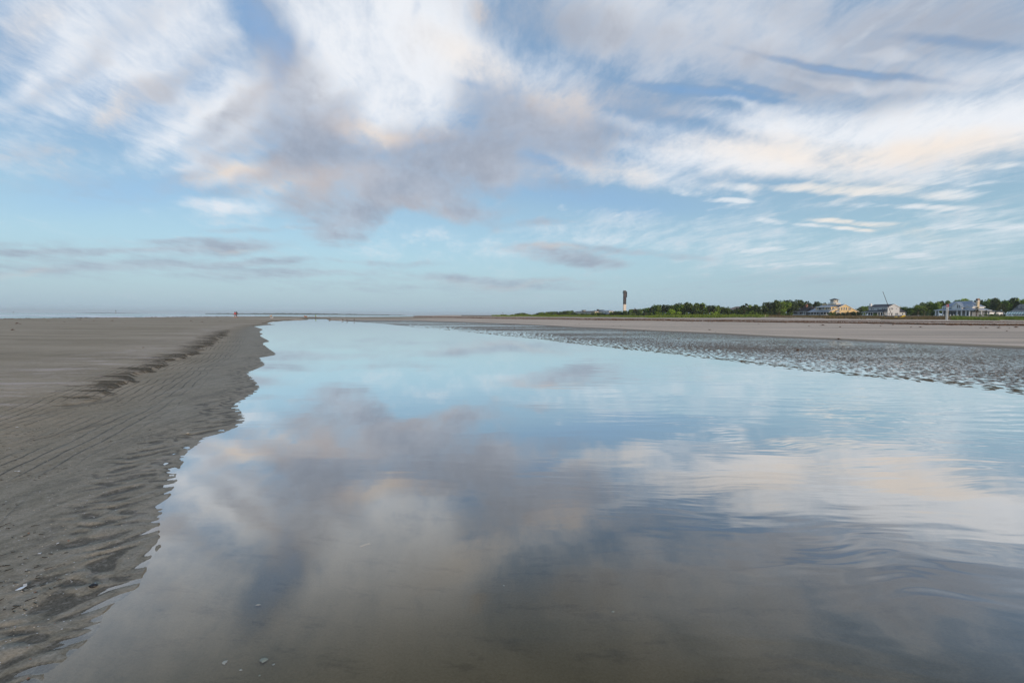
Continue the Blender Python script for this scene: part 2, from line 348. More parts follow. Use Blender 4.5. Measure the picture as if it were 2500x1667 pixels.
def terrain(x, y, detail=True):
    """height of the ground and the masks the sand material uses"""
    x = np.asarray(x, float); y = np.asarray(y, float)
    r = np.hypot(x, y); az = np.arctan2(x, y)
    near = r < 170
    xs, ys = x[near], y[near]
    ins = np.zeros(x.shape, bool); ins[near] = inside(xs, ys, POOL)
    dl = np.full(x.shape, 200.); dr = np.full(x.shape, 200.); ds = np.full(x.shape, 200.)
    dl[near] = seg_dist(xs, ys, LW); dr[near] = seg_dist(xs, ys, RW); ds[near] = seg_dist(xs, ys, LWs)
    dfar = np.full(x.shape, 200.); dfar[near] = seg_dist(xs, ys, np.array([left_w[0]] + far_w + [right_w[0]]))
    # ---- left sand bar
    t = sstep(ds, .3, 1.4); d = dl * (1 - t) + ds * t
    bump = fbm(x * .35, y * .35, 3, 5)
    hl = .105 * (1 - np.exp(-(np.maximum(d, 0) / 1.15) ** 1.5)) + .02 * sstep(d, 2.5, 12) * (1 + bump)
    hl += .012 * bump * sstep(d, 1.0, 3)
    sea_r = np.interp(az, SEA_AZ, SEA_R)
    hl -= .95 * sstep(r, sea_r, sea_r + 40)
    # small eroded step along the crest of the bar
    scarp = 1.75 + .30 * gnoise(y * .9, x * 0, 91) + .07 * gnoise(y * 3.7, x * 0, 92)
    sc_m = sstep(y, 5.0, 6.6) * (1 - sstep(y, 24, 36))
    hl += .038 * sc_m * (sstep(ds, scarp - .05, scarp + .06) - .0)
    # ---- right beach
    k = {q: np.interp(az, KAZ, KR[q]) for q in KR}
    zt = np.interp(az, KAZ, KZT)
    kn = [k['wat'], k['dry'], k['lw'], k['uw'], k['toe'], k['toe'] + 22, k['toe'] + 45, k['toe'] + 170]
    kz = [np.zeros_like(zt), np.full_like(zt, .11), np.full_like(zt, .38), np.full_like(zt, .55), zt, zt + .30, zt + .22, 1.6 + .9 * sstep(az, math.radians(12), math.radians(25))]
    hr = np.minimum(.0, (r - kn[0]) * .01)
    for i in range(7):
        f = np.clip((r - kn[i]) / np.maximum(kn[i + 1] - kn[i], .5), 0, 1)
        if i == 0: f = .30 * f + .70 * f ** 2.5
        elif i >= 4: f = f * f * (3 - 2 * f)
        hr = np.where(r >= kn[i], kz[i] * (1 - f) + kz[i + 1] * f, hr)
    dune = sstep(r, k['toe'] - 8, k['toe'] + 12)
    hr += dune * (.30 * fbm(x * .06, y * .06, 3, 9) + .15 * fbm(x * .3, y * .3, 2, 3)) * (1 - .75 * sstep(r, k['toe'] + 60, k['toe'] + 140))
    hr += .03 * fbm(x * .08, y * .2, 3, 21) * sstep(r, k['dry'], k['dry'] + 15) * (1 - dune)
    hr = np.where(az < math.radians(-3), hr - 1.2 * sstep(r, sea_r * 1.6, sea_r * 2.2), hr)
    # ---- join
    wr = sstep(az, math.radians(-15), math.radians(-7))
    side = np.where(near & (r < 120), (dr < dl).astype(float), wr)
    side = np.where(az > math.radians(75), 1.0, side) * np.where(az < math.radians(-60), 0.0, 1.0)
    side = np.where(r < 2.5, (dr < dl), side)
    h = hl * (1 - side) + hr * side
    # ---- floor of the pool
    pool = -np.minimum(np.minimum(.075 * dl, .16 + .0 * dl), np.minimum(.011 * dr + .002, .12))
    pool = np.maximum(pool, -.16) * np.minimum(1, dfar * .3 + .1)
    pool += .006 * fbm(x * 1.4, y * 1.4, 2, 31) * sstep(dl, .2, 1)
    h = np.where(ins, pool, h)
    pud = side * (1 - sstep(r, k['dry'] - 5.5 * (k['dry'] / 22), k['dry'] - .6)) * (1 - ins) * (az > math.radians(-20))
    if detail:
        # ripples worked into the wet sand near the water on the left
        m = (1 - side) * (1 - sstep(d, .16, .62 + .18 * fbm(x * 1.2, y * 1.2, 2, 33))) * np.where(ins, 1 - sstep(dl, .05, .35), 1.0) * (r < 30)
        c, s_ = math.cos(.55), math.sin(.55)
        xa, ya = c * x + s_ * y, -s_ * x + c * y
        wx = .12 * gnoise(x * 3, y * 3, 77)
        big = np.clip(1.1 - r / 14, .35, 1)
        lump = gnoise((xa + wx) * 6.5, (ya + wx) * 12.5, 41) + .6 * gnoise((xa + wx) * 13, (ya + wx) * 21, 43)
        h += m * big * .0120 * lump * (.30 + .70 * sstep(d, .06, .26)) * np.where(ins, .35, 1.0)
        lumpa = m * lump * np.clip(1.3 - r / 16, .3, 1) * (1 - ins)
        h = np.where((side < .5) & ~ins & (d > .12) & (r < 40), np.maximum(h, .003 + .004 * np.clip(d, 0, 1)), h)
        # ripple field of the right flat, standing half out of the water
        mr = side * (az > math.radians(-12)) * np.where(ins, 1 - sstep(dr, .2, 1.3), 1.0) * (1 - sstep(r, k['dry'] * .55, k['dry'] * .8))
        mr = mr * sstep(r, 4, 5)
        lr = gnoise(x * 8.5 + .4 * gnoise(x, y, 51), y * 5.2, 53) + .5 * gnoise(x * 15, y * 9, 55)
        lr = np.tanh(2.2 * lr)
        h += mr * (.011 * lr + np.where(ins, .004, -.002))
    if not detail: lumpa = np.zeros_like(h)
    wet = np.where(side > .5, 1 - sstep(r, k['dry'] - 2, k['dry'] + .3),
                   np.clip(1.0 - .55 * sstep(ds, .3, 2.2) + .0 * bump, 0, 1))
    wet = np.where(ins, 1.0, wet)
    wet = np.where((az < math.radians(-4)) & (r > sea_r * .92), .8, wet)
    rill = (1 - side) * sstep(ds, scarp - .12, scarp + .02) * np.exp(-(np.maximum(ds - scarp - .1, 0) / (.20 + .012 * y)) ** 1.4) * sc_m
    veg = side * dune * (az > math.radians(-6))
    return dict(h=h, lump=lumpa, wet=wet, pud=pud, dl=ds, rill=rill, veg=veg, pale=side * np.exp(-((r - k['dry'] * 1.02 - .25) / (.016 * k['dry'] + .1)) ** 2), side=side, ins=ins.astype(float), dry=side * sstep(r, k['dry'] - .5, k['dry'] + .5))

def ground_z(x, y):
    return float(terrain(np.array([x]), np.array([y]), True)['h'][0])

def polar_mesh(name, az, r, fn, closed, material):
    A, R = np.meshgrid(az, r)
    x = (R * np.sin(A)).ravel(); y = (R * np.cos(A)).ravel()
    res = fn(x, y)
    co = np.column_stack([x, y, res['h']])
    na, nr = len(az), len(r)
    i, j = np.meshgrid(np.arange(na if closed else na - 1), np.arange(nr - 1))
    i2 = (i + 1) % na
    q = np.stack([j * na + i, j * na + i2, (j + 1) * na + i2, (j + 1) * na + i], -1).reshape(-1, 4)
    me = bpy.data.meshes.new(name)
    me.vertices.add(len(co)); me.vertices.foreach_set('co', co.ravel())
    me.loops.add(q.size); me.polygons.add(len(q))
    me.polygons.foreach_set('loop_start', np.arange(0, q.size, 4)); me.polygons.foreach_set('loop_total', np.full(len(q), 4))
    me.loops.foreach_set('vertex_index', q.ravel())
    me.update(calc_edges=True)
    me.polygons.foreach_set('use_smooth', np.ones(len(q), bool))
    for kk, v in res.items():
        if kk != 'h':
            a = me.attributes.new(kk, 'FLOAT', 'POINT'); a.data.foreach_set('value', np.asarray(v, np.float32))
    me.materials.append(material)
    o = bpy.data.objects.new(name, me); COL.objects.link(o); o['kind'] = 'structure'
    return o

# ------------------------------------------------------------------ sand
def sand_material():
    m = bpy.data.materials.new('sand'); m.use_nodes = True
    g = G(m.node_tree); b = g.n['Principled BSDF']
    P = g.node('ShaderNodeNewGeometry').outputs['Position']
    wet, pud, dl, rill, veg = (g.attr(a) for a in ('wet', 'pud', 'dl', 'rill', 'veg'))
    dry, side = g.attr('dry'), g.attr('side')
    x, y, z = g.sep(P)
    P2 = g.comb(x, y, 0.0)
    grain = g.noise(P2, 95, 3, .7); grain2 = g.noise(P2, 260, 2, .7)
    big = g.noise(g.mapping(P2, sc=(.10, .4, 1)), 1.0, 5, .6)
    bigb = g.noise(g.mapping(P2, sc=(.02, .10, 1)), 1.0, 5, .6)
    streak = g.noise(g.mapping(P2, sc=(.5, 3.2, 1)), 1.3, 6, .65)
    fine = g.noise(g.mapping(P2, rot=(0, 0, -.33), sc=(15, 2.2, 1)), 1.0, 5, .65)
    # colours: damp plateau, dark wet sand, dry beach, dune floor
    c_damp = g.mix(g.step(big, .35, .65), (.320, .262, .185), (.445, .368, .275))
    c_damp = g.mix(g.mul(g.step(bigb, .45, .62), .5), c_damp, (.47, .390, .295))
    pale = g.mul(g.mul(g.step(streak, .48, .64), g.step(dl, 1.9, 2.3)), g.step(dl, 5.0, 2.8))
    c_damp = g.mix(g.mul(pale, .9), c_damp, (.60, .50, .45))
    c_wet = g.mix(g.step(fine, .35, .65), (.205, .178, .128), (.295, .252, .188))
    c_wet = g.mix(g.mul(side, .8), c_wet, (.165, .130, .104))
    c_dry = g.mix(g.step(g.noise(g.mapping(P2, sc=(.05, .22, 1)), 1.0, 6, .65), .32, .68), (.54, .44, .35), (.78, .62, .49))
    c = g.mix(g.step(wet, .40, .95), c_damp, c_wet)
    c = g.mix(dry, c, c_dry)
    band = g.noise(g.mapping(P2, rot=(0, 0, .55), sc=(.03, .55, 1)), 1.0, 5, .65)
    c = g.mix(g.mul(g.mul(g.step(band, .50, .62), dry), .45), c, (.30, .27, .25))
    c = g.mix(g.mul(g.mul(g.step(band, .46, .36), dry), .5), c, (.78, .64, .54))
    c = g.mix(g.mul(g.attr('pale'), .75), c, (.80, .66, .55))
    c = g.mix(g.mul(g.attr('ins'), .85), c, g.mix(g.step(big, .35, .65), (.125, .096, .056), (.175, .138, .086)))
    c = g.mix(g.mul(g.attr('ins'), g.step(dl, 2.6, .0)), c, (.245, .200, .140))  # bed paler near shore: light lost in deeper water, painted in
    mott = g.noise(g.mapping(P2, rot=(0, 0, .5), sc=(2.0, 5.0, 1)), 1.6, 6, .7)
    c = g.mix(g.mul(g.mul(g.attr('ins'), g.step(mott, .52, .68)), .45), c, (.060, .050, .034))
    c = g.mix(g.mul(g.mul(g.attr('ins'), g.step(mott, .46, .32)), .35), c, (.21, .175, .12))
    # rills drained over the crest of the bar, dark with sediment and painted groove shadow
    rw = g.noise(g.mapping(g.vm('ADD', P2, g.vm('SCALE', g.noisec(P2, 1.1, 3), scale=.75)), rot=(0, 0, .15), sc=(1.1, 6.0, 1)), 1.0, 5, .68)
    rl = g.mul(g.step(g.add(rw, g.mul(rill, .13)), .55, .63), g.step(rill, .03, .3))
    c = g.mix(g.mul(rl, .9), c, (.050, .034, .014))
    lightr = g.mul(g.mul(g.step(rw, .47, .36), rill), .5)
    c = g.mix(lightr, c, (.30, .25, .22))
    # dune floor
    c_dune = g.mix(g.noise(P2, .25, 5), (.085, .070, .038), (.30, .25, .18))
    c = g.mix(g.mul(veg, g.step(g.noise(P2, .12, 4), .28, .5)), c, c_dune)
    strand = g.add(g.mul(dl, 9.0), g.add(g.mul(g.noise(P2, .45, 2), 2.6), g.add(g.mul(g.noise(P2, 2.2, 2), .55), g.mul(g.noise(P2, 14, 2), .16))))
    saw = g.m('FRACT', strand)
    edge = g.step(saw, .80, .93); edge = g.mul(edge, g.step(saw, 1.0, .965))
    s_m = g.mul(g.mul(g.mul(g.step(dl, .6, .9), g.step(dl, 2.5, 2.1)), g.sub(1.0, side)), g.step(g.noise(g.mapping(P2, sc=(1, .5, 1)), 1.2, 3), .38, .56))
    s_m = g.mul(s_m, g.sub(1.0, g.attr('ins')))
    c = g.mix(g.mul(g.mul(edge, s_m), .72), c, (.028, .024, .018))  # shadow lines of the small scarps painted into the sand colour
    # damp and relief shade painted into the ripple hollows, crests lighter
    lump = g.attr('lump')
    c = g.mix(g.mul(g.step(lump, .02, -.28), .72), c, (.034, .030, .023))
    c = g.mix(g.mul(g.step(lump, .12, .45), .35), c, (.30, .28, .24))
    # grain and shell grit
    mm = g.noise(P2, 22, 5, .75); mm2 = g.noise(g.mapping(P2, rot=(0, 0, -.33), sc=(3.0, .6, 1)), 1.2, 6, .7)
    bare = g.sub(1.0, g.m('MAXIMUM', veg, g.attr('ins')))
    c = g.mix(g.mul(g.mul(bare, g.step(mm, .50, .66)), .42), c, (.40, .36, .31))
    c = g.mix(g.mul(g.mul(bare, g.step(mm, .46, .34)), .50), c, (.035, .032, .027))
    c = g.mix(g.mul(g.mul(g.mul(bare, g.step(mm2, .52, .66)), g.sub(1.0, side)), .35), c, (.36, .32, .27))
    c = g.mix(g.mul(g.mul(g.mul(bare, g.step(mm2, .46, .34)), g.sub(1.0, side)), .40), c, (.075, .068, .055))
    c = g.mix(g.mul(g.sub(1.0, g.m('MAXIMUM', veg, g.mul(g.attr('ins'), .6))), .5), c, g.mix(g.step(grain, .3, .7), g.mix(.45, c, (0, 0, 0)), g.mix(.2, c, (.6, .56, .5))))
    grit = g.mul(g.step(grain2, .70, .76), g.sub(1.0, g.attr('ins')))
    c = g.mix(g.mul(grit, .7), c, (.42, .39, .36))
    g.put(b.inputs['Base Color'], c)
    # puddles between the ripples of the right flat
    big_p = g.noise(g.mapping(P2, sc=(.045, .16, 1)), 1.0, 4, .55)
    Pw = g.vm('ADD', P2, g.vm('SCALE', g.noisec(P2, 3.0, 2), scale=.05))
    rp = g.noise(g.mapping(Pw, sc=(1.0, .75, 1)), 15.0, 2, .5)
    lvl = g.add(rp, g.mul(g.sub(big_p, .5), .85))
    pf = g.mul(g.step(lvl, .465, .425), g.step(pud, .05, .35))
    wl = g.mul(g.step(wet, .55, .95), g.sub(1.0, g.mul(g.attr('ins'), 1.0)))
    rough = g.sub(.95, g.mul(wl, .30))
    rough = g.mix(pf, g.comb(rough, rough, rough), (.03, .03, .03))
    spec_p = g.mul(pf, .35)
    g.put(b.inputs['Roughness'], g.sep(rough)[0])
    g.put(b.inputs['Specular IOR Level'], g.add(g.add(.08, g.mul(wl, g.mad(side, -.06, .10))), spec_p))
    b.inputs['IOR'].default_value = 1.45
    # relief
    saw = g.mul(g.step(saw, .0, .78), g.step(saw, 1.0, .93))
    h = g.mul(g.mul(saw, s_m), .014)
    h = g.add(h, g.mul(g.mul(g.sub(fine, .5), g.step(wet, 1.0, .6)), .010))
    h = g.add(h, g.mul(g.mul(g.sub(streak, .5), g.step(wet, .9, .5)), .025))
    h = g.sub(h, g.mul(rl, .02))
    h = g.add(h, g.mul(g.sub(grain, .5), .0022))
    h = g.add(h, g.mul(g.mul(g.step(lvl, .46, .66), pud), .022))
    nb = g.bump(h, 1.0, 1.0)
    g.put(b.inputs['Normal'], nb)
    return m

def water_material(name='pool_water', ior=1.45, deep=None, wave=1.0):
    m = bpy.data.materials.new(name); m.use_nodes = True
    g = G(m.node_tree); g.n.remove(g.n['Principled BSDF']); out = g.n['Material Output']
    P = g.node('ShaderNodeNewGeometry').outputs['Position']
    x, y, z = g.sep(P); P2 = g.comb(x, y, 0.0)
    w = g.vm('ADD', P2, g.vm('SCALE', g.noisec(P2, .35, 3), scale=1.2))
    a = g.noise(g.mapping(w, rot=(0, 0, .10), sc=(.35, 1.5, 1)), 1.0, 2, .5)
    bq = g.noise(g.mapping(w, rot=(0, 0, -.22), sc=(1.2, 6.0, 1)), 1.0, 2, .5)
    cq = g.noise(g.mapping(w, rot=(0, 0, .3), sc=(4, 14.0, 1)), 1.0, 2, .5)
    calm = g.step(g.noise(g.mapping(P2, sc=(.25, .5, 1)), 1.0, 3), .40, .62, .25, 1.0)
    calm = g.mul(calm, g.step(y, 9.0, 24.0, 1.0, .30))
    calm = g.mul(calm, g.step(g.sub(x, g.mul(y, .12)), -.6, 2.4, .14, 1.0))
    h = g.add(g.mul(a, .0062), g.add(g.mul(bq, .0058), g.mul(cq, .00030)))
    nb = g.bump(g.mul(g.mul(h, calm), wave), 1.0, 1.0)
    lw = g.node('ShaderNodeLayerWeight'); lw.inputs['Blend'].default_value = .5; g.put(lw.inputs['Normal'], nb)
    refl = g.mad(g.step(lw.outputs['Facing'], .36, 1.0), .97, .012)
    gl = g.node('ShaderNodeBsdfGlossy'); gl.inputs['Roughness'].default_value = .015; g.put(gl.inputs['Normal'], nb)
    gl.inputs['Color'].default_value = (1, 1, 1, 1)
    tr = g.node('ShaderNodeBsdfTransparent'); tr.inputs['Color'].default_value = (.93, .90, .81, 1)
    mx = g.node('ShaderNodeMixShader'); g.put(mx.inputs[0], refl); g.l.new(tr.outputs[0], mx.inputs[1]); g.l.new(gl.outputs[0], mx.inputs[2])
    g.l.new(mx.outputs[0], out.inputs['Surface'])
    return m

def sea_material():
    m = bpy.data.materials.new('sea_water'); m.use_nodes = True
    g = G(m.node_tree); b = g.n['Principled BSDF']
    P = g.node('ShaderNodeNewGeometry').outputs['Position']; x, y, z = g.sep(P); P2 = g.comb(x, y, 0.0)
    foam = g.attr('foam')
    n = g.noise(g.mapping(P2, rot=(0, 0, -.6), sc=(.03, .14, 1)), 1.0, 5, .6)
    f = g.m('MINIMUM', g.mul(g.mul(foam, g.step(n, .37, .54)), 1.0), 1.0)
    g.put(b.inputs['Base Color'], g.mix(f, (.10, .15, .17), (.78, .82, .84)))
    g.put(b.inputs['Roughness'], g.add(.12, g.mul(f, .6)))
    h = g.add(g.mul(g.noise(g.mapping(P2, rot=(0, 0, -.6), sc=(.12, .5, 1)), 1.0, 4), .35), 0.0)
    g.put(b.inputs['Normal'], g.bump(h, .06, 1.0)); b.inputs['IOR'].default_value = 1.6
    return m

_az = np.radians(np.concatenate([np.arange(-52, 52.01, 104 / 1120), np.arange(54, 308, 3)]))
_r = np.concatenate([[.02, .3, .6, .8], 1.0 * 1.0048 ** np.arange(0, 700), ])
_r2 = [_r[-1]]
while _r2[-1] < 420: _r2.append(_r2[-1] * 1.0155)
_r3 = [_r2[-1]]
while _r3[-1] < 11000: _r3.append(min(11000, _r3[-1] * 1.16))
_r = np.concatenate([_r, _r2[1:], _r3[1:]])
ground = polar_mesh('sand_ground', _az, _r, terrain, True, sand_material())

_wa = np.radians(np.arange(-60, 62, .5)); _wr = np.concatenate([np.linspace(.02, 3, 10), 3 * 1.05 ** np.arange(1, 80)])
_wr = _wr[_wr < 150]
def flat_water(x, y): return dict(h=np.zeros_like(x))
water = polar_mesh('pool_water', np.radians(np.concatenate([np.arange(-56, 66, 1.0), np.arange(66, 304, 8)])), _wr, lambda x, y: dict(h=np.where(np.hypot(x, y) < 140, 0.0, -.05)), True, water_material())

def sea_fn(x, y):
    r = np.hypot(x, y); az = np.arctan2(x, y)
    sr = np.interp(az, SEA_AZ, SEA_R)
    q = r - sr
    h = np.full_like(x, -.32)
    foam = np.zeros_like(x)
    for i, (off, amp, wid) in enumerate([(26, .30, 7), (62, .42, 9), (105, .5, 10), (165, .5, 14), (250, .4, 18)]):
        ph = off + 14 * gnoise(x * .008, y * .008, 60 + i) + 4 * gnoise(x * .05, y * .05, 70 + i)
        br = sstep(gnoise(x * .012 + 9 * i, y * .012, 90 + i), -.25, .35)
        e = np.exp(-((q - ph) / wid) ** 2) * br
        h += amp * e
        foam += (q > ph - wid * 2.2) * np.exp(-((q - ph + wid * .6) / (wid * 1.1)) ** 2) * br * 1.4
    foam += .9 * np.exp(-((q - 6) / 12) ** 2)
    foam *= (az < math.radians(-28)) | (r < 330)
    return dict(h=h, foam=np.clip(foam, 0, 1))
_sr = [70.]
while _sr[-1] < 700: _sr.append(_sr[-1] * 1.007)
while _sr[-1] < 11000: _sr.append(min(11000, _sr[-1] * 1.15))
sea = polar_mesh('sea', np.radians(np.arange(-75, 4, .22)), np.array(_sr), sea_fn, False, sea_material())
# ------------------------------------------------------------------ object helpers
def tag(o, label=None, cat=None, group=None, kind=None):
    for k, v in (('label', label), ('category', cat), ('group', group), ('kind', kind)):
        if v: o[k] = v
    return o
def empty(name, loc, rz=0.0):
    o = bpy.data.objects.new(name, None); COL.objects.link(o)
    o.location = loc; o.rotation_euler = (0, 0, rz); o.empty_display_size = .3
    return o
def link(name, me, parent=None, loc=(0, 0, 0), rot=(0, 0, 0), sc=(1, 1, 1)):
    o = bpy.data.objects.new(name, me); COL.objects.link(o)
    o.location = loc; o.rotation_euler = rot; o.scale = sc
    if parent is not None: o.parent = parent
    return o
def mesh_of(name, verts, faces, material, smooth=False):
    me = bpy.data.meshes.new(name); me.from_pydata([tuple(v) for v in verts], [], faces)
    bm = bmesh.new(); bm.from_mesh(me); bmesh.ops.recalc_face_normals(bm, faces=bm.faces[:]); bm.to_mesh(me); bm.free()
    if smooth: me.polygons.foreach_set('use_smooth', [True] * len(me.polygons))
    me.materials.append(material); me.update(); return me
BOXF = [(0, 1, 3, 2), (4, 6, 7, 5), (0, 4, 5, 1), (2, 3, 7, 6), (0, 2, 6, 4), (1, 5, 7, 3)]
def box_verts(x0, x1, y0, y1, z0, z1):
    return [(x, y, z) for x in (x0, x1) for y in (y0, y1) for z in (z0, z1)]
class MB:
    """collects simple solids into one mesh"""
    def __init__(s): s.v = []; s.f = []
    def add(s, v, f):
        n = len(s.v); s.v += [tuple(q) for q in v]; s.f += [tuple(i + n for i in t) for t in f]; return s
    def box(s, *b): return s.add(box_verts(*b), BOXF)
    def slab(s, quad, t):
        """a flat polygon given thickness t downwards"""
        n = len(quad); v = list(map(Vector, quad)); lo = [q - Vector((0, 0, t)) for q in v]
        f = [tuple(range(n)), tuple(range(2 * n - 1, n - 1, -1))] + [(i, (i + 1) % n, n + (i + 1) % n, n + i) for i in range(n)]
        return s.add(v + lo, f)
    def prism(s, poly, vec):
        n = len(poly); v = list(map(Vector, poly)); lo = [q + Vector(vec) for q in v]
        f = [tuple(range(n)), tuple(range(2 * n - 1, n - 1, -1))] + [(i, (i + 1) % n, n + (i + 1) % n, n + i) for i in range(n)]
        return s.add(v + lo, f)
    def tube(s, p0, p1, r0, r1, n=7, cap=True):
        p0, p1 = Vector(p0), Vector(p1); d = (p1 - p0).normalized()
        a = d.orthogonal().normalized(); b = d.cross(a)
        v = [p + (a * math.cos(2 * math.pi * i / n) + b * math.sin(2 * math.pi * i / n)) * r for p, r in ((p0, r0), (p1, r1)) for i in range(n)]
        f = [(i, (i + 1) % n, n + (i + 1) % n, n + i) for i in range(n)]
        if cap: f += [tuple(range(n - 1, -1, -1)), tuple(range(n, 2 * n))]
        return s.add(v, f)
    def build(s, name, material, parent=None, loc=(0, 0, 0), smooth=False):
        return link(name, mesh_of(name, s.v, s.f, material, smooth), parent, loc)

def skin_mesh(name, pts, edges, material, sub=1, root=0):
    me = bpy.data.meshes.new(name + '_frame'); me.from_pydata([p[:3] for p in pts], edges, [])
    o = bpy.data.objects.new('tmp', me); COL.objects.link(o)
    sk = o.modifiers.new('skin', 'SKIN'); sk.use_smooth_shade = True
    for i, p in enumerate(pts):
        r = p[3]; me.skin_vertices[0].data[i].radius = (r, r) if len(p) < 5 else (r, p[4])
        me.skin_vertices[0].data[i].use_root = (i == root)
    ss = o.modifiers.new('sub', 'SUBSURF'); ss.levels = sub; ss.render_levels = sub
    dg = bpy.context.evaluated_depsgraph_get(); dg.update()
    out = bpy.data.meshes.new_from_object(o.evaluated_get(dg)); out.name = name
    bpy.data.objects.remove(o); bpy.data.meshes.remove(me)
    out.materials.clear(); out.materials.append(material)
    return out

# paints and other plain materials
white = mat('white_paint', (.80, .80, .79), .55, .03)
cream = mat('cream_paint', (.72, .64, .50), .6, .05)
yellow_wall = mat('yellow_siding', (.72, .52, .25), .6, .04)
grey_wall = mat('pale_grey_siding', (.60, .61, .62), .6, .04)
porch_wall = mat('grey_blue_siding', (.20, .22, .24), .6, .06)
slate = mat('dark_slate_shingle', (.060, .060, .072), .75, .2, 1.5)
brown_roof = mat('brown_black_shingle', (.040, .030, .030), .8, .2, 1.5)
blue_roof = mat('blue_grey_metal_roof', (.20, .25, .33), .42, .08, 1.2)
tan_roof = mat('tan_shingle', (.27, .19, .15), .8, .1, 1.5)
brick = mat('brick', (.30, .15, .11), .85, .2, 6)
stucco = mat('cream_stucco', (.62, .52, .37), .8, .06)
clay_cap = mat('clay_cap', (.32, .20, .14), .8, .15)
glass = mat('dark_glass', (.018, .022, .028), .08, .1, 1.0, spec=.6)
screen = mat('porch_screen', (.022, .024, .030), .5, .1)
teal = mat('teal_canvas', (.13, .33, .34), .8, .05)
tower_white = mat('weathered_white_aluminium', (.72, .62, .52), .6, .06, .6)
tower_black = mat('black_brown_aluminium', (.040, .030, .034), .55, .15, .4)
tower_grey = mat('faded_black_aluminium', (.085, .066, .062), .6, .15, .4)
red_paint = mat('red_paint', (.55, .030, .035), .5, .05)
wood = mat('weathered_wood', (.24, .19, .14), .85, .15, 5)
trunk_m = mat('bark', (.075, .055, .040), .9, .2, 4)
palm_trunk_m = mat('palm_bark', (.19, .135, .10), .9, .15, 4)
weed_m = mat('brown_seaweed', (.150, .066, .018), .7, .2, 18, col2=(.050, .021, .009))

# ------------------------------------------------------------------ lighthouse
def lighthouse():
    D = 845; b = at_depth(1523.8, 770.5, D); s = D / F
    t = empty('lighthouse', b, math.radians(-12))
    tag(t, 'tall angular lighthouse tower, black above and white below, rising over the trees', 'lighthouse')
    zpx = lambda y: (770.5 - y) * s
    def tri(r, z0, z1, cut=.25):
        pts = []
        for k in range(3):
            a = math.radians(90 + 120 * k + 30)
            for dd in (-cut, cut):
                pts.append((r * math.cos(a + dd), r * math.sin(a + dd), z0))
        return pts, (0, 0, z1 - z0)
    MB().prism(*tri(3.25, -1.5, zpx(743))).build('white_shaft', tower_white, t)
    MB().prism(*tri(3.22, zpx(743), zpx(724))).build('black_shaft', tower_black, t)
    MB().prism(*tri(3.26, zpx(724), zpx(716.2))).build('upper_shaft', tower_grey, t)
    MB().box(1.6, 4.3, -1.3, 1.3, zpx(726.3), zpx(712.6)).build('lift_housing', tower_black, t)
    g_ = MB().prism(*tri(4.5, zpx(716.4), zpx(715.7), .35)).build('gallery', tower_black, t)
    r_ = MB()
    p, _ = tri(4.3, zpx(715.7), 0, .35)
    for i in range(6):
        a, c = Vector(p[i]), Vector(p[(i + 1) % 6])
        for hh in (.6, 1.15): r_.tube(a + Vector((0, 0, hh)), c + Vector((0, 0, hh)), .05, .05, 5)
        r_.tube(a, a + Vector((0, 0, 1.15)), .05, .05, 5)
    r_.build('railing', tower_grey, g_)
    MB().prism(*tri(2.7, zpx(715.7), zpx(713.0), .4)).build('lantern_room', mat('lantern_glazing', (.16, .20, .20), .2, .1), t)
    for k in range(6):
        a = math.radians(60 * k + 20)
        MB().tube((2.75 * math.cos(a), 2.75 * math.sin(a), zpx(715.7)), (2.75 * math.cos(a), 2.75 * math.sin(a), zpx(713)), .14, .14, 5).build('mullion', tower_black, t)
    MB().prism(*tri(4.2, zpx(713), zpx(712.2), .35)).build('lantern_roof', tower_black, t)
    MB().prism(*tri(3.0, zpx(712.2), zpx(709.8), .45)).build('roof_cap', tower_grey, t)
    MB().box(-.35, .35, -3.0, -2.2, zpx(741), zpx(738.5)).build('window', glass, t)
lighthouse()

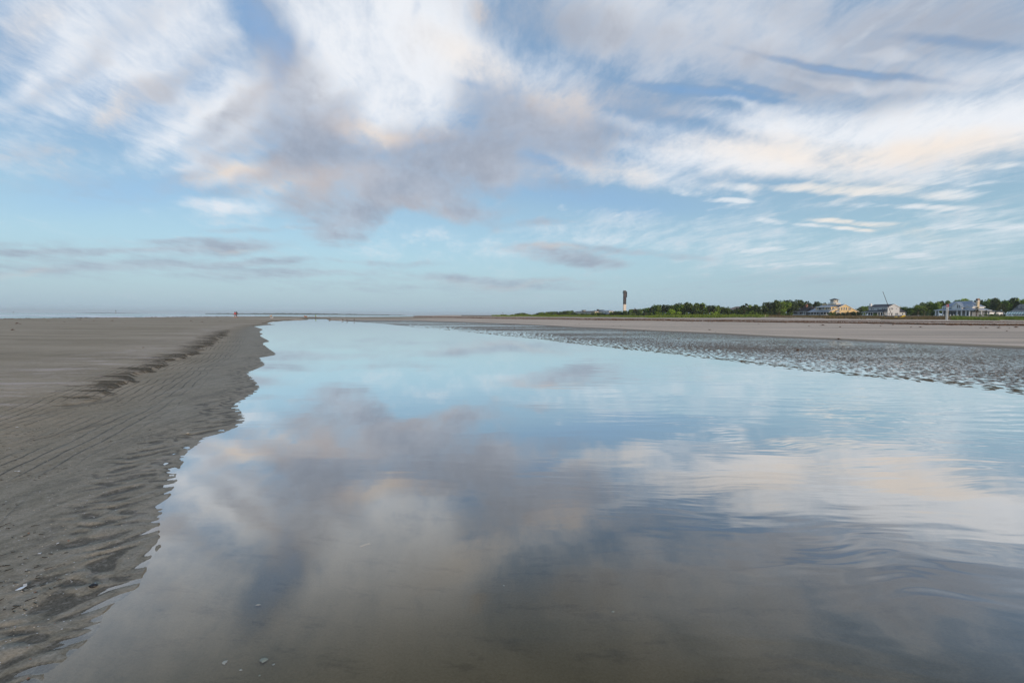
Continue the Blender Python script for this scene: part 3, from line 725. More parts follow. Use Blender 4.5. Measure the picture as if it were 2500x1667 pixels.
# ------------------------------------------------------------------ houses
class House:
    def __init__(s, name, label, px, py, depth, alpha, cat='house', group=None):
        s.O = at_depth(px, py, depth); a = math.radians(alpha)
        s.U = Vector((math.sin(a), -math.cos(a), 0)); s.W = Vector((math.cos(a), math.sin(a), 0))
        s.t = empty(name, s.O, math.atan2(s.U.y, s.U.x)); tag(s.t, label, cat, group)
    def _hit(s, px, py, n, q):
        d = ray(px, py); E = Vector((0, 0, EYE)); k = (q - (E - s.O).dot(n)) / d.dot(n)
        P = E + d * k - s.O; return P.dot(s.U), P.dot(s.W), P.z
    def f(s, px, py, w=0.0):                 # a point of the seaward plane -> (along, height)
        u, w, z = s._hit(px, py, s.W, w); return u, z
    def g(s, px, py, u=0.0):                 # a point of the end plane -> (inland, height)
        u, w, z = s._hit(px, py, s.U, u); return w, z
    def box(s, name, b, m, parent=None): return MB().box(*b).build(name, m, parent or s.t)
    def window(s, face, q, c0, c1, z0, z1, trim=white, rails=1, name='window'):
        """framed window; face 'f' looks to the sea (plane w=q), 'g' along the beach (plane u=q)"""
        t = max(.09, .09 * (c1 - c0)); fr = MB(); e = .10
        def B(mb, a0, a1, h0, h1, d0, d1):
            if face == 'f': mb.box(a0, a1, q - d1, q - d0, h0, h1)
            else: mb.box(q + d0, q + d1, a0, a1, h0, h1)
        B(fr, c0, c0 + t, z0, z1, .004, e); B(fr, c1 - t, c1, z0, z1, .004, e)
        B(fr, c0 + t, c1 - t, z1 - t, z1, .004, e); B(fr, c0 + t, c1 - t, z0, z0 + t, .004, e)
        for k in range(rails):
            zz = z0 + (z1 - z0) * (k + 1) / (rails + 1); B(fr, c0 + t, c1 - t, zz - .03, zz + .03, .004, e * .8)
        fo = fr.build(name, trim, s.t)
        pb = MB(); B(pb, c0 + t * .8, c1 - t * .8, z0 + t * .8, z1 - t * .8, .005, .03); pb.build('pane', glass, fo)
        return fo
    def windows_px(s, face, q, xs, y0, y1, wpx, trim=white):
        for x in xs:
            fn = s.f if face == 'f' else s.g
            a0, z1 = fn(x - wpx / 2, y0, q); a1, z0 = fn(x + wpx / 2, y1, q)
            s.window(face, q, min(a0, a1), max(a0, a1), z0, z1, trim)
    def post(s, u, w, z0, z1, r=.14, m=white, name='porch_post'): s.box(name, (u - r, u + r, w - r, w + r, z0, z1), m)
    def rail(s, u0, u1, w, z0, z1, m=white, along='u'):
        mb = MB(); n = max(2, int(abs(u1 - u0) / .28))
        def B(a0, a1, d, h0, h1):
            if along == 'u': mb.box(a0, a1, w - d, w + d, h0, h1)
            else: mb.box(w - d, w + d, a0, a1, h0, h1)
        B(u0, u1, .045, z1 - .09, z1); B(u0, u1, .035, z0, z0 + .08)
        for i in range(n):
            a = u0 + (u1 - u0) * (i + .5) / n; B(a - .055, a + .055, .02, z0 + .08, z1 - .09)
        mb.build('railing', m, s.t)
    def gable_roof(s, u0, u1, w0, w1, wr, ze, zr, m, over=.35, t=.22, name='roof', trim=white):
        mb = MB(); k0 = (zr - ze) / (wr - w0); k1 = (zr - ze) / (w1 - wr)
        a0, a1 = u0 - over, u1 + over
        mb.slab([(a0, w0 - over, ze - k0 * over), (a1, w0 - over, ze - k0 * over), (a1, wr, zr), (a0, wr, zr)], t)
        mb.slab([(a0, wr, zr), (a1, wr, zr), (a1, w1 + over, ze - k1 * over), (a0, w1 + over, ze - k1 * over)], t)
        r = mb.build(name, m, s.t)
        for a in (a0, a1 ):
            e = .04 if a == a1 else -.04
            b = MB(); v = .30
            b.prism([(a, w0 - over, ze - k0 * over + .02), (a, wr, zr + .02), (a, wr, zr - v), (a, w0 - over, ze - k0 * over - v)], (e, 0, 0))
            b.prism([(a, wr, zr + .02), (a, w1 + over, ze - k1 * over + .02), (a, w1 + over, ze - k1 * over - v), (a, wr, zr - v)], (e, 0, 0))
            b.build('bargeboard', trim, r)
        MB().box(a0, a1, w0 - over - .05, w0 - over - .004, ze - k0 * over - .26, ze - k0 * over + .02).build('fascia', trim, r)
        return r
    def hip_roof(s, u0, u1, w0, w1, r0, r1, wr, ze, zr, m, over=.4, t=.2, name='roof', trim=white):
        a0, a1, b0, b1 = u0 - over, u1 + over, w0 - over, w1 + over
        A, Bq, Cq, Dq = (a0, b0, ze), (a1, b0, ze), (a1, b1, ze), (a0, b1, ze); R0, R1 = (r0, wr, zr), (r1, wr, zr)
        mb = MB(); mb.slab([A, Bq, R1, R0], t); mb.slab([Bq, Cq, R1], t); mb.slab([Cq, Dq, R0, R1], t); mb.slab([Dq, A, R0], t)
        r = mb.build(name, m, s.t)
        f_ = MB(); f_.box(a0, a1, b0 - .06, b0 - .004, ze - .3, ze); f_.box(a1 + .004, a1 + .06, b0, b1, ze - .3, ze); f_.build('fascia', trim, r)
        return r

# --- yellow house with the cupola
def yellow_house():
    h = House('yellow_house', 'yellow gabled house with blue-grey roof, rooftop cupola and white porch', 2024, 771.6, 400, 6)
    uL, zE = h.f(1973, 761.3); wR, _ = h.g(2097, 761.3); wA, zR = h.g(2063.4, 742.4)
    zE += .1; wp = 2.6
    zf = h.f(2000, 770.4)[1]
    # body: ground floor, end walls
    h.box('ground_floor_wall', (uL + .3, -.06, wp, wR - .3, -2, zE - .25), yellow_wall)
    for u in (0.0, uL + .3):
        MB().prism([(u, .6, zE - .24), (u, wA, zR - .3), (u, wR - .2, zE - .24)], (-.3, 0, 0)).build('gable_wall', yellow_wall, h.t)
    h.gable_roof(uL, 0, 0, wR, wA, zE, zR, blue_roof, .4)
    h.box('porch_floor', (uL, 0, .1, wp - .01, zf - .9, zf - .1), white)
    h.box('porch_screen', (uL + .4, -.3, wp - .06, wp - .01, zf, zE - .5), screen)
    for x in (1978.6, 1985.6, 1992.4, 1999, 2002.6, 2009.5, 2016.6, 2023.2):
        h.post(h.f(x, 766)[0], .25, zf - .1, zE - .35)
    zr = h.f(2000, 767.2)[1]
    h.rail(uL + .2, h.f(1998, 766)[0], .25, zf, zr); h.rail(h.f(2004, 766)[0], h.f(2023, 766)[0], .25, zf, zr)
    h.box('porch_beam', (uL, 0, .12, .38, zE - .62, zE - .34), white)
    MB().slab([(h.f(1999, 770)[0], -.0, zf - .1), (h.f(2003, 770)[0], -.0, zf - .1), (h.f(2003, 770)[0], -1.8, -.5), (h.f(1999, 770)[0], -1.8, -.5)], .25).build('steps', white, h.t)
    # long dormer
    wd = 3.0
    for _ in range(30): wd = (h.f(2015, 757.6, wd)[1] - zE) / (zR - zE) * wA * .5 + wd * .5
    u0, zb = h.f(1991.5, 758, wd); u1, zt = h.f(2037.5, 748.6, wd); u1 = min(u1, -1.6)
    zb = zE + (zR - zE) * (wd / wA) - .1
    h.box('dormer_wall', (u0, u1, wd, wA + .3, zb, zt), yellow_wall)
    dr = MB().slab([(u0 - .4, wd - .6, zt), (u1 + .4, wd - .6, zt), (u1 + .4, wA + .3, zR + .02), (u0 - .4, wA + .3, zR + .02)], .22).build('dormer_roof', blue_roof, h.t)
    MB().box(u0 - .4, u1 + .4, wd - .66, wd - .604, zt - .42, zt + .02).build('fascia', white, dr)
    h.windows_px('f', wd, (1996.5, 2007, 2010.5, 2017.5, 2022, 2027.5, 2034), 750.4, 756.4, 2.7)
    h.box('balcony_recess', (h.f(1999, 753, wd)[0], h.f(2004.5, 753, wd)[0], wd - .05, wd - .01, zb + .3, zt - .5), screen)
    h.rail(h.f(1993, 757, wd - .8)[0], h.f(2030, 757, wd - .8)[0], wd - .8, zb - .2, zb + .7)
    # gable windows
    h.windows_px('g', 0.0, (2046, 2048.9, 2072.4, 2075.4), 751.4, 757, 2.3)
    h.windows_px('g', 0.0, (2055, 2060.8, 2066.1), 750.3, 757, 2.7)
    h.windows_px('g', 0.0, (2045.2, 2054.9, 2058.3, 2076), 762.4, 766.6, 2.9)
    w0, z0 = h.g(2038.5, 760.4); w1, _ = h.g(2049, 760.4)
    MB().slab([(0, w0 + .6, z0 + .9), (0, w1 - .6, z0 + .9), (1.4, w1, z0), (1.4, w0, z0)], .18).build('bay_roof', blue_roof, h.t)
    h.box('bay_window', (.004, 1.1, w0 + .4, w1 - .4, -.5, z0 - .05), cream)
    h.windows_px('g', 1.1, (2045.2,), 762.4, 767, 3.4)
    # chimney with two pots
    u0, z1 = h.f(2009.4, 741.6, wA - 2); u1, _ = h.f(2017.6, 741.6, wA - 2)
    c = h.box('chimney', (u0, u1, wA - 2.6, wA - 1.2, zR - 3.2, z1), yellow_wall)
    for k in (.3, .72):
        MB().tube((u0 + (u1 - u0) * k, wA - 1.9, z1), (u0 + (u1 - u0) * k, wA - 1.9, z1 + 1.1), .3, .3, 8).build('chimney_pot', screen, c)
    # roof platform, rail and cupola
    uc0, zp = h.f(2021.6, 742.2, wA - 1.2); uc1, _ = h.f(2041, 742.2, wA - 1.2)
    h.box('roof_platform', (uc0, uc1 + .6, wA - 1.4, wA + 2.4, zR - .8, zp), yellow_wall)
    h.box('platform_trim', (uc0 - .1, uc1 + .7, wA - 1.5, wA + 2.5, zp + .003, zp + .14), white)
    h.rail(uc0, uc1 + .6, wA - 1.35, zp + .2, zp + 1.2); h.rail(wA - 1.3, wA + 2.4, uc1 + .55, zp + .2, zp + 1.2, along='w')
    a0, zt = h.f(2027.2, 731.8, wA - .9); a1, _ = h.f(2036, 731.8, wA - .9)
    wq = wA - .9 + (a1 - a0)
    h.box('cupola_wall', (a0, a1, wA - .9, wq, zp, zt), cream)
    for k in (.22, .74):
        c0 = a0 + (a1 - a0) * k; h.window('f', wA - .9, c0 - .42, c0 + .42, zp + 1.1, zt - .3)
        d0 = wA - .9 + (wq - wA + .9) * k; h.window('g', a1, d0 - .42, d0 + .42, zp + 1.1, zt - .3)
    zc = h.f(2033, 728.4, wA)[1]
    ov = .75; m0, m1, n0, n1 = a0 - ov, a1 + ov, wA - .9 - ov, wq + ov; ap = ((a0 + a1) / 2, (wA - .9 + wq) / 2, zc)
    mb = MB(); q = [(m0, n0, zt), (m1, n0, zt), (m1, n1, zt), (m0, n1, zt)]
    mb.add(q + [(x, y, z - .14) for x, y, z in q] + [ap], [(0, 1, 8), (1, 2, 8), (2, 3, 8), (3, 0, 8), (4, 7, 6, 5)] + [(i, (i + 1) % 4, 4 + (i + 1) % 4, 4 + i) for i in range(4)])
    mb.build('cupola_roof', slate, h.t)
yellow_house()

# --- white house with dark roof
def white_house():
    h = House('white_house', 'white two-storey house with dark roof and screened porch behind the leaning mast', 2166.5, 774, 340, 12)
    uL, zE = h.f(2121, 750.2); wR, _ = h.g(2196.4, 752); wA, zR = h.g(2183, 742.2)
    h.box('wall', (uL, 0, 0, wR, -2.5, zE - .1), grey_wall)
    for u in (0.0, uL + .3):
        MB().prism([(u, .1, zE - .1), (u, wA, zR - .25), (u, wR - .1, zE - .1)], (-.3, 0, 0)).build('gable_wall', grey_wall, h.t)
    h.gable_roof(uL, 0, 0, wR, wA, zE, zR, slate, .35)
    h.windows_px('f', 0, (2127.6, 2131.8, 2143.8, 2154.6, 2158.8), 752.2, 756.4, 2.5)
    h.windows_px('g', 0, (2175.4, 2178.9), 751.2, 756.2, 2.2); h.windows_px('g', 0, (2188.9,), 752, 755, 1.7)
    h.windows_px('g', 0, (2170.8, 2177.8), 763.2, 769.4, 2.0); h.windows_px('g', 0, (2187.2, 2190.6), 763.8, 769, 2.5)
    # porch
    wp = -3.0; u0, zp = h.f(2104.5, 762, wp); u1, _ = h.f(2154.5, 762, wp)
    zw = h.f(2140, 757.6)[1]; zf = h.f(2130, 773.4, wp)[1]
    r = MB().slab([(u0 - .3, wp - .3, zp), (u1, wp - .3, zp), (u1, -.004, zw), (uL - .3, -.004, zw)], .2).build('porch_roof', slate, h.t)
    MB().box(u0 - .3, u1, wp - .36, wp - .304, zp - .3, zp).build('fascia', white, r)
    h.box('porch_floor', (u0, u1, wp, -.004, zf - .9, zf - .1), white)
    h.box('porch_screen', (uL, u1, -.06, -.005, zf, zp - .3), screen)
    for x in (2106.8, 2112.7, 2118.7, 2124.5, 2130.3, 2142.6, 2148.6, 2154.4): h.post(h.f(x, 768, wp)[0], wp + .15, zf - .1, zp - .2, .13)
    zr = h.f(2120, 769.4, wp)[1]; h.rail(u0, u1, wp + .15, zf, zr); h.rail(wp, -.1, u0 + .1, zf, zr, along='w')
    h.rail(h.f(2100, 771, wp - 1.5)[0], h.f(2128, 771, wp - 1.5)[0], wp - 1.5, zf - .2, zr - .2)
    h.box('deck', (h.f(2100, 771, wp - 1.5)[0], h.f(2128, 771, wp - 1.5)[0], wp - 1.5, wp - .01, zf - .8, zf - .25), white)
    ug, zg = h.f(2141, 757.4); ug1 = -.3
    MB().slab([(ug, -.004, zg + .25), (ug1, -.004, zg + .9), (ug1, wp - .2, zp + .15), (u1 - 1.5, wp - .2, zp + .15)], .2).build('shed_roof', slate, h.t)
    h.box('end_screen', (u1 + .05, -.4, wp + .5, wp + .55, zf, zp - .2), screen)
    for x in (2158.4, 2161.6, 2164.6): h.post(h.f(x, 768, wp + .4)[0], wp + .4, zf - .1, zp - .1, .1)
    h.rail(u1, -.4, wp + .3, zf, zr)
    u2, z2 = h.f(2122.2, 741.4, 1.5); u3, _ = h.f(2126, 741.4, 1.5)
    h.box('chimney', (u2, u3, 1.5, 2.7, 0, z2), white)
    # wing
    w2, ze2 = h.g(2213.5, 761.6, -1.2); _, zr2 = h.g(2203, 751.8, -4)
    h.box('wing_wall', (-8, -1.2, wR + .004, w2, -2.5, ze2 - .05), grey_wall)
    a = .45
    mb = MB(); mb.slab([(-1.2 + a, wR - .2, ze2), (-1.2 + a, w2 + a, ze2), (-4.6, w2 - 3, zr2), (-4.6, wR - .2, zr2)], .2)
    mb.slab([(-1.2 + a, w2 + a, ze2), (-8 - a, w2 + a, ze2), (-4.6, w2 - 3, zr2)], .2)
    mb.slab([(-8 - a, w2 + a, ze2), (-8 - a, wR - .2, ze2), (-4.6, wR - .2, zr2), (-4.6, w2 - 3, zr2)], .2)
    mb.build('wing_roof', slate, h.t)
    h.windows_px('g', -1.2, (2203.4,), 763.6, 768.6, 2.8)
white_house()

# --- low dark cottage
def cottage():
    h = House('dark_roofed_cottage', 'low cottage with dark brown hipped roof, white porch rail and brick chimney', 1966, 771, 430, 15)
    uL, zE = h.f(1916.5, 760.6); wR, _ = h.g(2012, 760.6)
    wp = 3.0; wA = wR * .5; r0, zR = h.f(1945.5, 748.6, wA)
    h.box('wall', (uL + 2.4, -.8, wp, wR - .5, -2, zE - .1), porch_wall)
    h.hip_roof(uL, 0, 0, wR, max(r0, uL + 3), -3.5, wA, zE, zR, brown_roof, .5)
    zf = h.f(1940, 770.6)[1]
    h.box('porch_floor', (uL, 0, .05, wp - .01, zf - .35, zf), white)
    for x in (1916.6, 1920.4, 1930.5, 1950, 1961, 1965.8): h.post(h.f(x, 765)[0], .2, zf, zE - .3, .17)
    for x in (1927.5, 1947): h.post(h.f(x, 765, 2.6)[0], 2.6, zf, zE - .3, .13)
    for x in (1916.6, 1919.8, 1926.5, 1932.8, 1939.6): h.box('pier', (h.f(x, 772)[0] - .18, h.f(x, 772)[0] + .18, .1, .5, -2.2, zf - .36), white)
    zr = h.f(1940, 767.2)[1]; h.rail(uL + .1, -.9, .2, zf + .05, zr)
    h.windows_px('f', wp, (1936, 1941, 1945.5, 1955), 762.6, 768.5, 3.4); h.windows_px('f', wp, (1962.5,), 762, 770, 3)
    # round-headed roof vent under a small pediment
    wd = 3.4; ud, zd = h.f(1951.2, 756.4, wd); ua, za = h.f(1951.2, 751.6, wd); u0 = h.f(1946.6, 756.4, wd)[0]; u1 = h.f(1956, 756.4, wd)[0]
    d = MB().prism([(u0, wd, zd), (u1, wd, zd), (ua, wd, za)], (0, 3.5, 0)).build('dormer', white, h.t)
    arc = [(ua + (u1 - u0) * .2 * math.cos(k * math.pi / 8), wd - .05, zd + .2 + (za - zd) * .5 * math.sin(k * math.pi / 8)) for k in range(9)]
    MB().prism(arc, (0, .04, 0)).build('arched_window', glass, d)
    MB().slab([(u0 - .3, wd - .3, zd - .05), (ua, wd - .3, za + .15), (ua, wd + 3.4, za + .15), (u0 - .3, wd + 3.4, zd - .05)], .12).build('dormer_roof', brown_roof, d)
    MB().slab([(u1 + .3, wd - .3, zd - .05), (ua, wd - .3, za + .15), (ua, wd + 3.4, za + .15), (u1 + .3, wd + 3.4, zd - .05)], .12).build('dormer_roof', brown_roof, d)
    c0, zc = h.f(1965.6, 743.6, wA - 1.5); c1, _ = h.f(1970.6, 743.6, wA - 1.5)
    c = h.box('chimney', (c0, c1, wA - 2.2, wA - .6, zE, zc), brick)
    MB().box(c0 - .12, c1 + .12, wA - 2.32, wA - .48, zc + .003, zc + .22).build('chimney_cap', brick, c)
    us = h.f(1961, 770)[0]
    st = MB()
    for k in range(7): st.box(us + .15 + k * .42, us + .6 + k * .42, -1.4, .04, -1.4, zf - .05 - k * .26)
    st.build('steps', white, h.t)
    s2 = MB()
    for w in (-1.4, -.05):
        s2.tube((us, w, zf + 1.0), (us + 3.2, w, zf - .9), .06, .06, 5)
        for k in range(4): s2.tube((us + .1 + k, w, zf - .1 - .6 * k), (us + .1 + k, w, zf + .95 - .6 * k), .05, .05, 5)
    s2.build('stair_rail', white, h.t)
cottage()

# --- big porch house behind the marker post
def porch_house():
    h = House('porch_house', 'large white house with blue-grey hipped roof, wraparound columned porch and fat round-capped chimney', 2366, 772.2, 300, 24)
    uL, zE = h.f(2283, 757.4); wb = 3.6
    ub, zu = h.f(2374, 748, wb); wS, _ = h.g(2403, 748, ub)
    ul2, _ = h.f(2303, 748.5, wb)
    zf = h.f(2320, 771.2)[1]
    us = ub + 2.6; wE, _ = h.g(2419.5, 758, us)
    h.box('ground_floor_wall', (uL + 2.2, ub, wb, wE, -2, zE + .3), porch_wall)
    h.box('upper_wall', (ul2 + .3, ub, wb + .003, wS, zE + .303, zu - .1), white)
    # wraparound porch roof
    zw = h.f(2330, 752.6, wb)[1]
    r = MB(); o = .5
    r.slab([(uL - o, -o, zE), (us + o, -o, zE), (ub, wb, zw), (ul2, wb, zw)], .2)
    r.slab([(us + o, -o, zE), (us + o, wE, zE), (ub, wE, zw), (ub, wb, zw)], .2)
    r.slab([(uL - o, wE - 4, zE), (uL - o, -o, zE), (ul2, wb, zw), (ul2, wE - 4, zw)], .2)
    pr = r.build('porch_roof', blue_roof, h.t)
    f_ = MB(); f_.box(uL - o, us + o, -o - .06, -o - .004, zE - .3, zE); f_.box(us + o + .004, us + o + .06, -o, wE, zE - .3, zE); f_.build('fascia', white, pr)
    h.box('porch_floor', (uL, us, .02, wb - .01, zf - .4, zf), white)
    h.box('side_porch_floor', (ub + .01, us, wb, wE, zf - .4, zf - .004), white)
    for x in (2284.2, 2290.8, 2301.2, 2336.2, 2347, 2357.6, 2366.2): h.post(h.f(x, 765)[0], .2, zf - .5, zE - .2, .24, name='porch_column')
    for x in (2396.5, 2411): h.post(us - .2, h.g(x, 765, us)[0], zf - .5, zE - .2, .24, name='porch_column')
    for x0, x1 in ((2285.4, 2289.6), (2358.9, 2364.8)):
        a, b = h.f(x0, 765)[0], h.f(x1, 765)[0]
        z1 = h.f(2320, 761.8)[1]
        w_ = h.window('f', .3, a, b, zf + .1, z1)
        h.box('lattice_panel', (a, b, .28, .32, z1 + .1, zE - .35), screen)
    h.windows_px('f', wb, (2311, 2316, 2322.5, 2326.5, 2331, 2342), 760.5, 770.5, 3.2, mat('grey_trim', (.36, .38, .39), .6, .05))
    zr = h.f(2320, 769)[1]; h.rail(h.f(2292, 768)[0], h.f(2356, 768)[0], .25, zf + .05, zr, porch_wall)
    # upper hipped roof
    wm = (wb + wS) / 2; r0, zR = h.f(2333, 735.4, wm); r1, _ = h.f(2372, 735.4, wm)
    h.hip_roof(ul2, ub, wb, wS, max(r0, ul2 + 1.5), min(r1, ub - 1.0), wm, zu, zR, blue_roof, .5)
    # cross gable to the sea
    wg = 1.4; ga, zga = h.f(2336, 738.2, wg); g0, zg = h.f(2321.5, 749.4, wg); g1, _ = h.f(2350.5, 749.4, wg)
    MB().prism([(g0 + .4, wg, zE + .6), (g1 - .4, wg, zE + .6), (g1 - .4, wg, zg), (ga, wg, zga), (g0 + .4, wg, zg)], (0, 4.0, 0)).build('front_gable', white, h.t)
    gr = MB(); k = .4
    gr.slab([(g0 - .2, wg - k, zg - .3), (ga, wg - k, zga + .15), (ga, wm, zga + .15), (g0 - .2, wm, zg - .3)], .2)
    gr.slab([(g1 + .2, wg - k, zg - .3), (ga, wg - k, zga + .15), (ga, wm, zga + .15), (g1 + .2, wm, zg - .3)], .2)
    go = gr.build('gable_roof', blue_roof, h.t)
    for e, x in ((g0 - .2, -1), (g1 + .2, 1)):
        MB().prism([(e, wg - k - .004, zg - .28), (ga, wg - k - .004, zga + .17), (ga, wg - k - .004, zga - .2), (e, wg - k - .004, zg - .62)], (0, -.05, 0)).build('bargeboard', white, go)
    h.windows_px('f', wg, (2337.6, 2342), 744.4, 752.2, 2.9)
    h.windows_px('f', wb, (2318, 2361), 745.6, 749.4, 3.2)
    for x in (2301.3, 2311): h.post(h.f(x, 753, wb - 1)[0], wb - 1, zE + .6, zu - .2, .15, name='balcony_post')
    # small hip over the entrance bay
    e0, ze = h.f(2350, 756.6, -.4); e1, _ = h.f(2374, 756.6, -.4); ea, zea = h.f(2362, 752, 1.4)
    MB().add([(e0, -.6, ze), (e1, -.6, ze), (e1, 2.6, ze), (e0, 2.6, ze), (ea, 1.4, zea)], [(0, 1, 4), (1, 2, 4), (2, 3, 4), (3, 0, 4), (0, 3, 2, 1)]).build('entrance_roof', blue_roof, h.t)
    # chimney
    uq = ub + .9; c0, zc = h.g(2387, 733.6, uq); c1, _ = h.g(2392.2, 733.6, uq); d0, _ = h.f(2382.4, 733.6, c0)
    c = h.box('chimney', (d0, uq, c0, c1, zE - 1, zc - .35), stucco)
    MB().box(d0 - .1, uq + .1, c0 - .1, c1 + .1, zc - .346, zc).build('chimney_band', white, c)
    cm, rr = (d0 + uq) / 2, (uq - d0) / 2
    outer = [(cm + rr * 1.2 * math.cos(k * math.pi / 10), c0 - .05, zc + .003 + 1.3 * math.sin(k * math.pi / 10)) for k in range(11)]
    inner = [(cm + rr * .85 * math.cos(k * math.pi / 10), c0 - .05, zc + .003 + .95 * math.sin(k * math.pi / 10)) for k in range(10, -1, -1)]
    MB().prism(outer + inner, (0, c1 - c0 + .1, 0)).build('arched_cap', clay_cap, c)
    MB().prism([(x, c0 + .4, z) for x, y, z in inner], (0, .1, 0)).build('dark_opening', screen, c)  # near-black infill stands for the dark inside of the arch
    # low wing trailing inland
    uw = us - .6; wW, zW = h.g(2449, 762, uw)
    h.box('wing_wall', (ub - 5, uw, wE + .01, wW, -2, zW - .1), white)
    zq = h.g(2402, 752, ub)[1]
    MB().slab([(uw + .5, wE - .2, zE), (uw + .5, wW + .5, zW), (ub - 5, wW + .5, zW + .2), (ub - 2.5, wE - .2, zq)], .2).build('wing_roof', blue_roof, h.t)
    h.windows_px('g', uw, (2428, 2436), 764, 769, 3)
porch_house()

# --- house with the striped awning, cut by the frame
def awning_house():
    h = House('awning_house', 'grey-roofed house with teal and white striped awning over its porch', 2458, 773.6, 262, 24)
    u1 = 17.0; zE = h.f(2470, 759.6)[1]; zf = h.f(2470, 771.6)[1]
    wb = 3.2
    h.box('wall', (1.5, u1, wb, 12, -2, zE), porch_wall)
    wm = 7.5; r0, zR = h.f(2486.5, 742.6, wm)
    h.hip_roof(1.5, u1, wb - .8, 12, max(2.2, r0), u1 - 3, wm, zE + .2, zR, mat('grey_shingle', (.13, .14, .15), .75, .15, 1.5), .5)
    wd = 4.4; d0, zt = h.f(2485.5, 748.2, wd); d1 = d0 + 6.5; zb = h.f(2490, 758, wd)[1]
    h.box('dormer', (d0, d1, wd, wm, zb - .6, zt), white)
    MB().slab([(d0 - .4, wd - .4, zt), (d1 + .4, wd - .4, zt), (d1 + .4, wm, zR), (d0 - .4, wm, zR)], .2).build('dormer_roof', MAT['grey_shingle'], h.t)
    c = h.f(2494, 752, wd)[0]
    h.window('f', wd, c - .5, c + .5, zb + .5, zt - .4); h.window('f', wd, c + 2.2, c + 3.2, zb + .5, zt - .4)
    # awning in stripes, every stripe a strip of cloth
    za0, za1 = h.f(2470, 765.8, -.6)[1], h.f(2470, 760.6, 1.2)[1]
    n = 34
    for i in range(n):
        a0, a1 = -.3 + (u1 + .3) * i / n, -.3 + (u1 + .3) * (i + 1) / n
        mb = MB(); mb.slab([(a0, -.6, za0), (a1, -.6, za0), (a1, 1.3, za1), (a0, 1.3, za1)], .03)
        mb.box(a0, a1, -.62, -.6, za0 - .35, za0 - .031)
        mb.build('awning_stripe', teal if i % 2 else white, h.t)
    h.box('porch_ceiling', (0, u1, 1.0, wb, za1 - .1, za1 + .02), MAT['grey_shingle'])
    MB().slab([(-.2, 1.0, za1 + .1), (u1, 1.0, za1 + .1), (u1, wb, zE + .3), (.9, wb, zE + .3)], .1).build('porch_roof', MAT['grey_shingle'], h.t)
    h.box('porch_floor', (-.4, u1, -.3, wb - .01, zf - .9, zf), white)
    h.box('porch_screen', (1.6, u1, wb - .06, wb - .01, zf + .1, za0), screen)
    for x in (2459.4, 2480.6, 2487.6, 2493.8): h.post(h.f(x, 769)[0], -.1, zf, za0, .13)
    zr = h.f(2470, 770.9)[1] + .35
    h.box('porch_skirt', (-.4, h.f(2470, 770)[0], -.4, -.31, zf - .9, zr), white); h.box('porch_skirt', (h.f(2473, 770)[0], u1, -.4, -.31, zf - .9, zr), white)
    h.windows_px('f', wb - .06, (2466, 2484, 2490.5), 766.4, 771, 3)
awning_house()

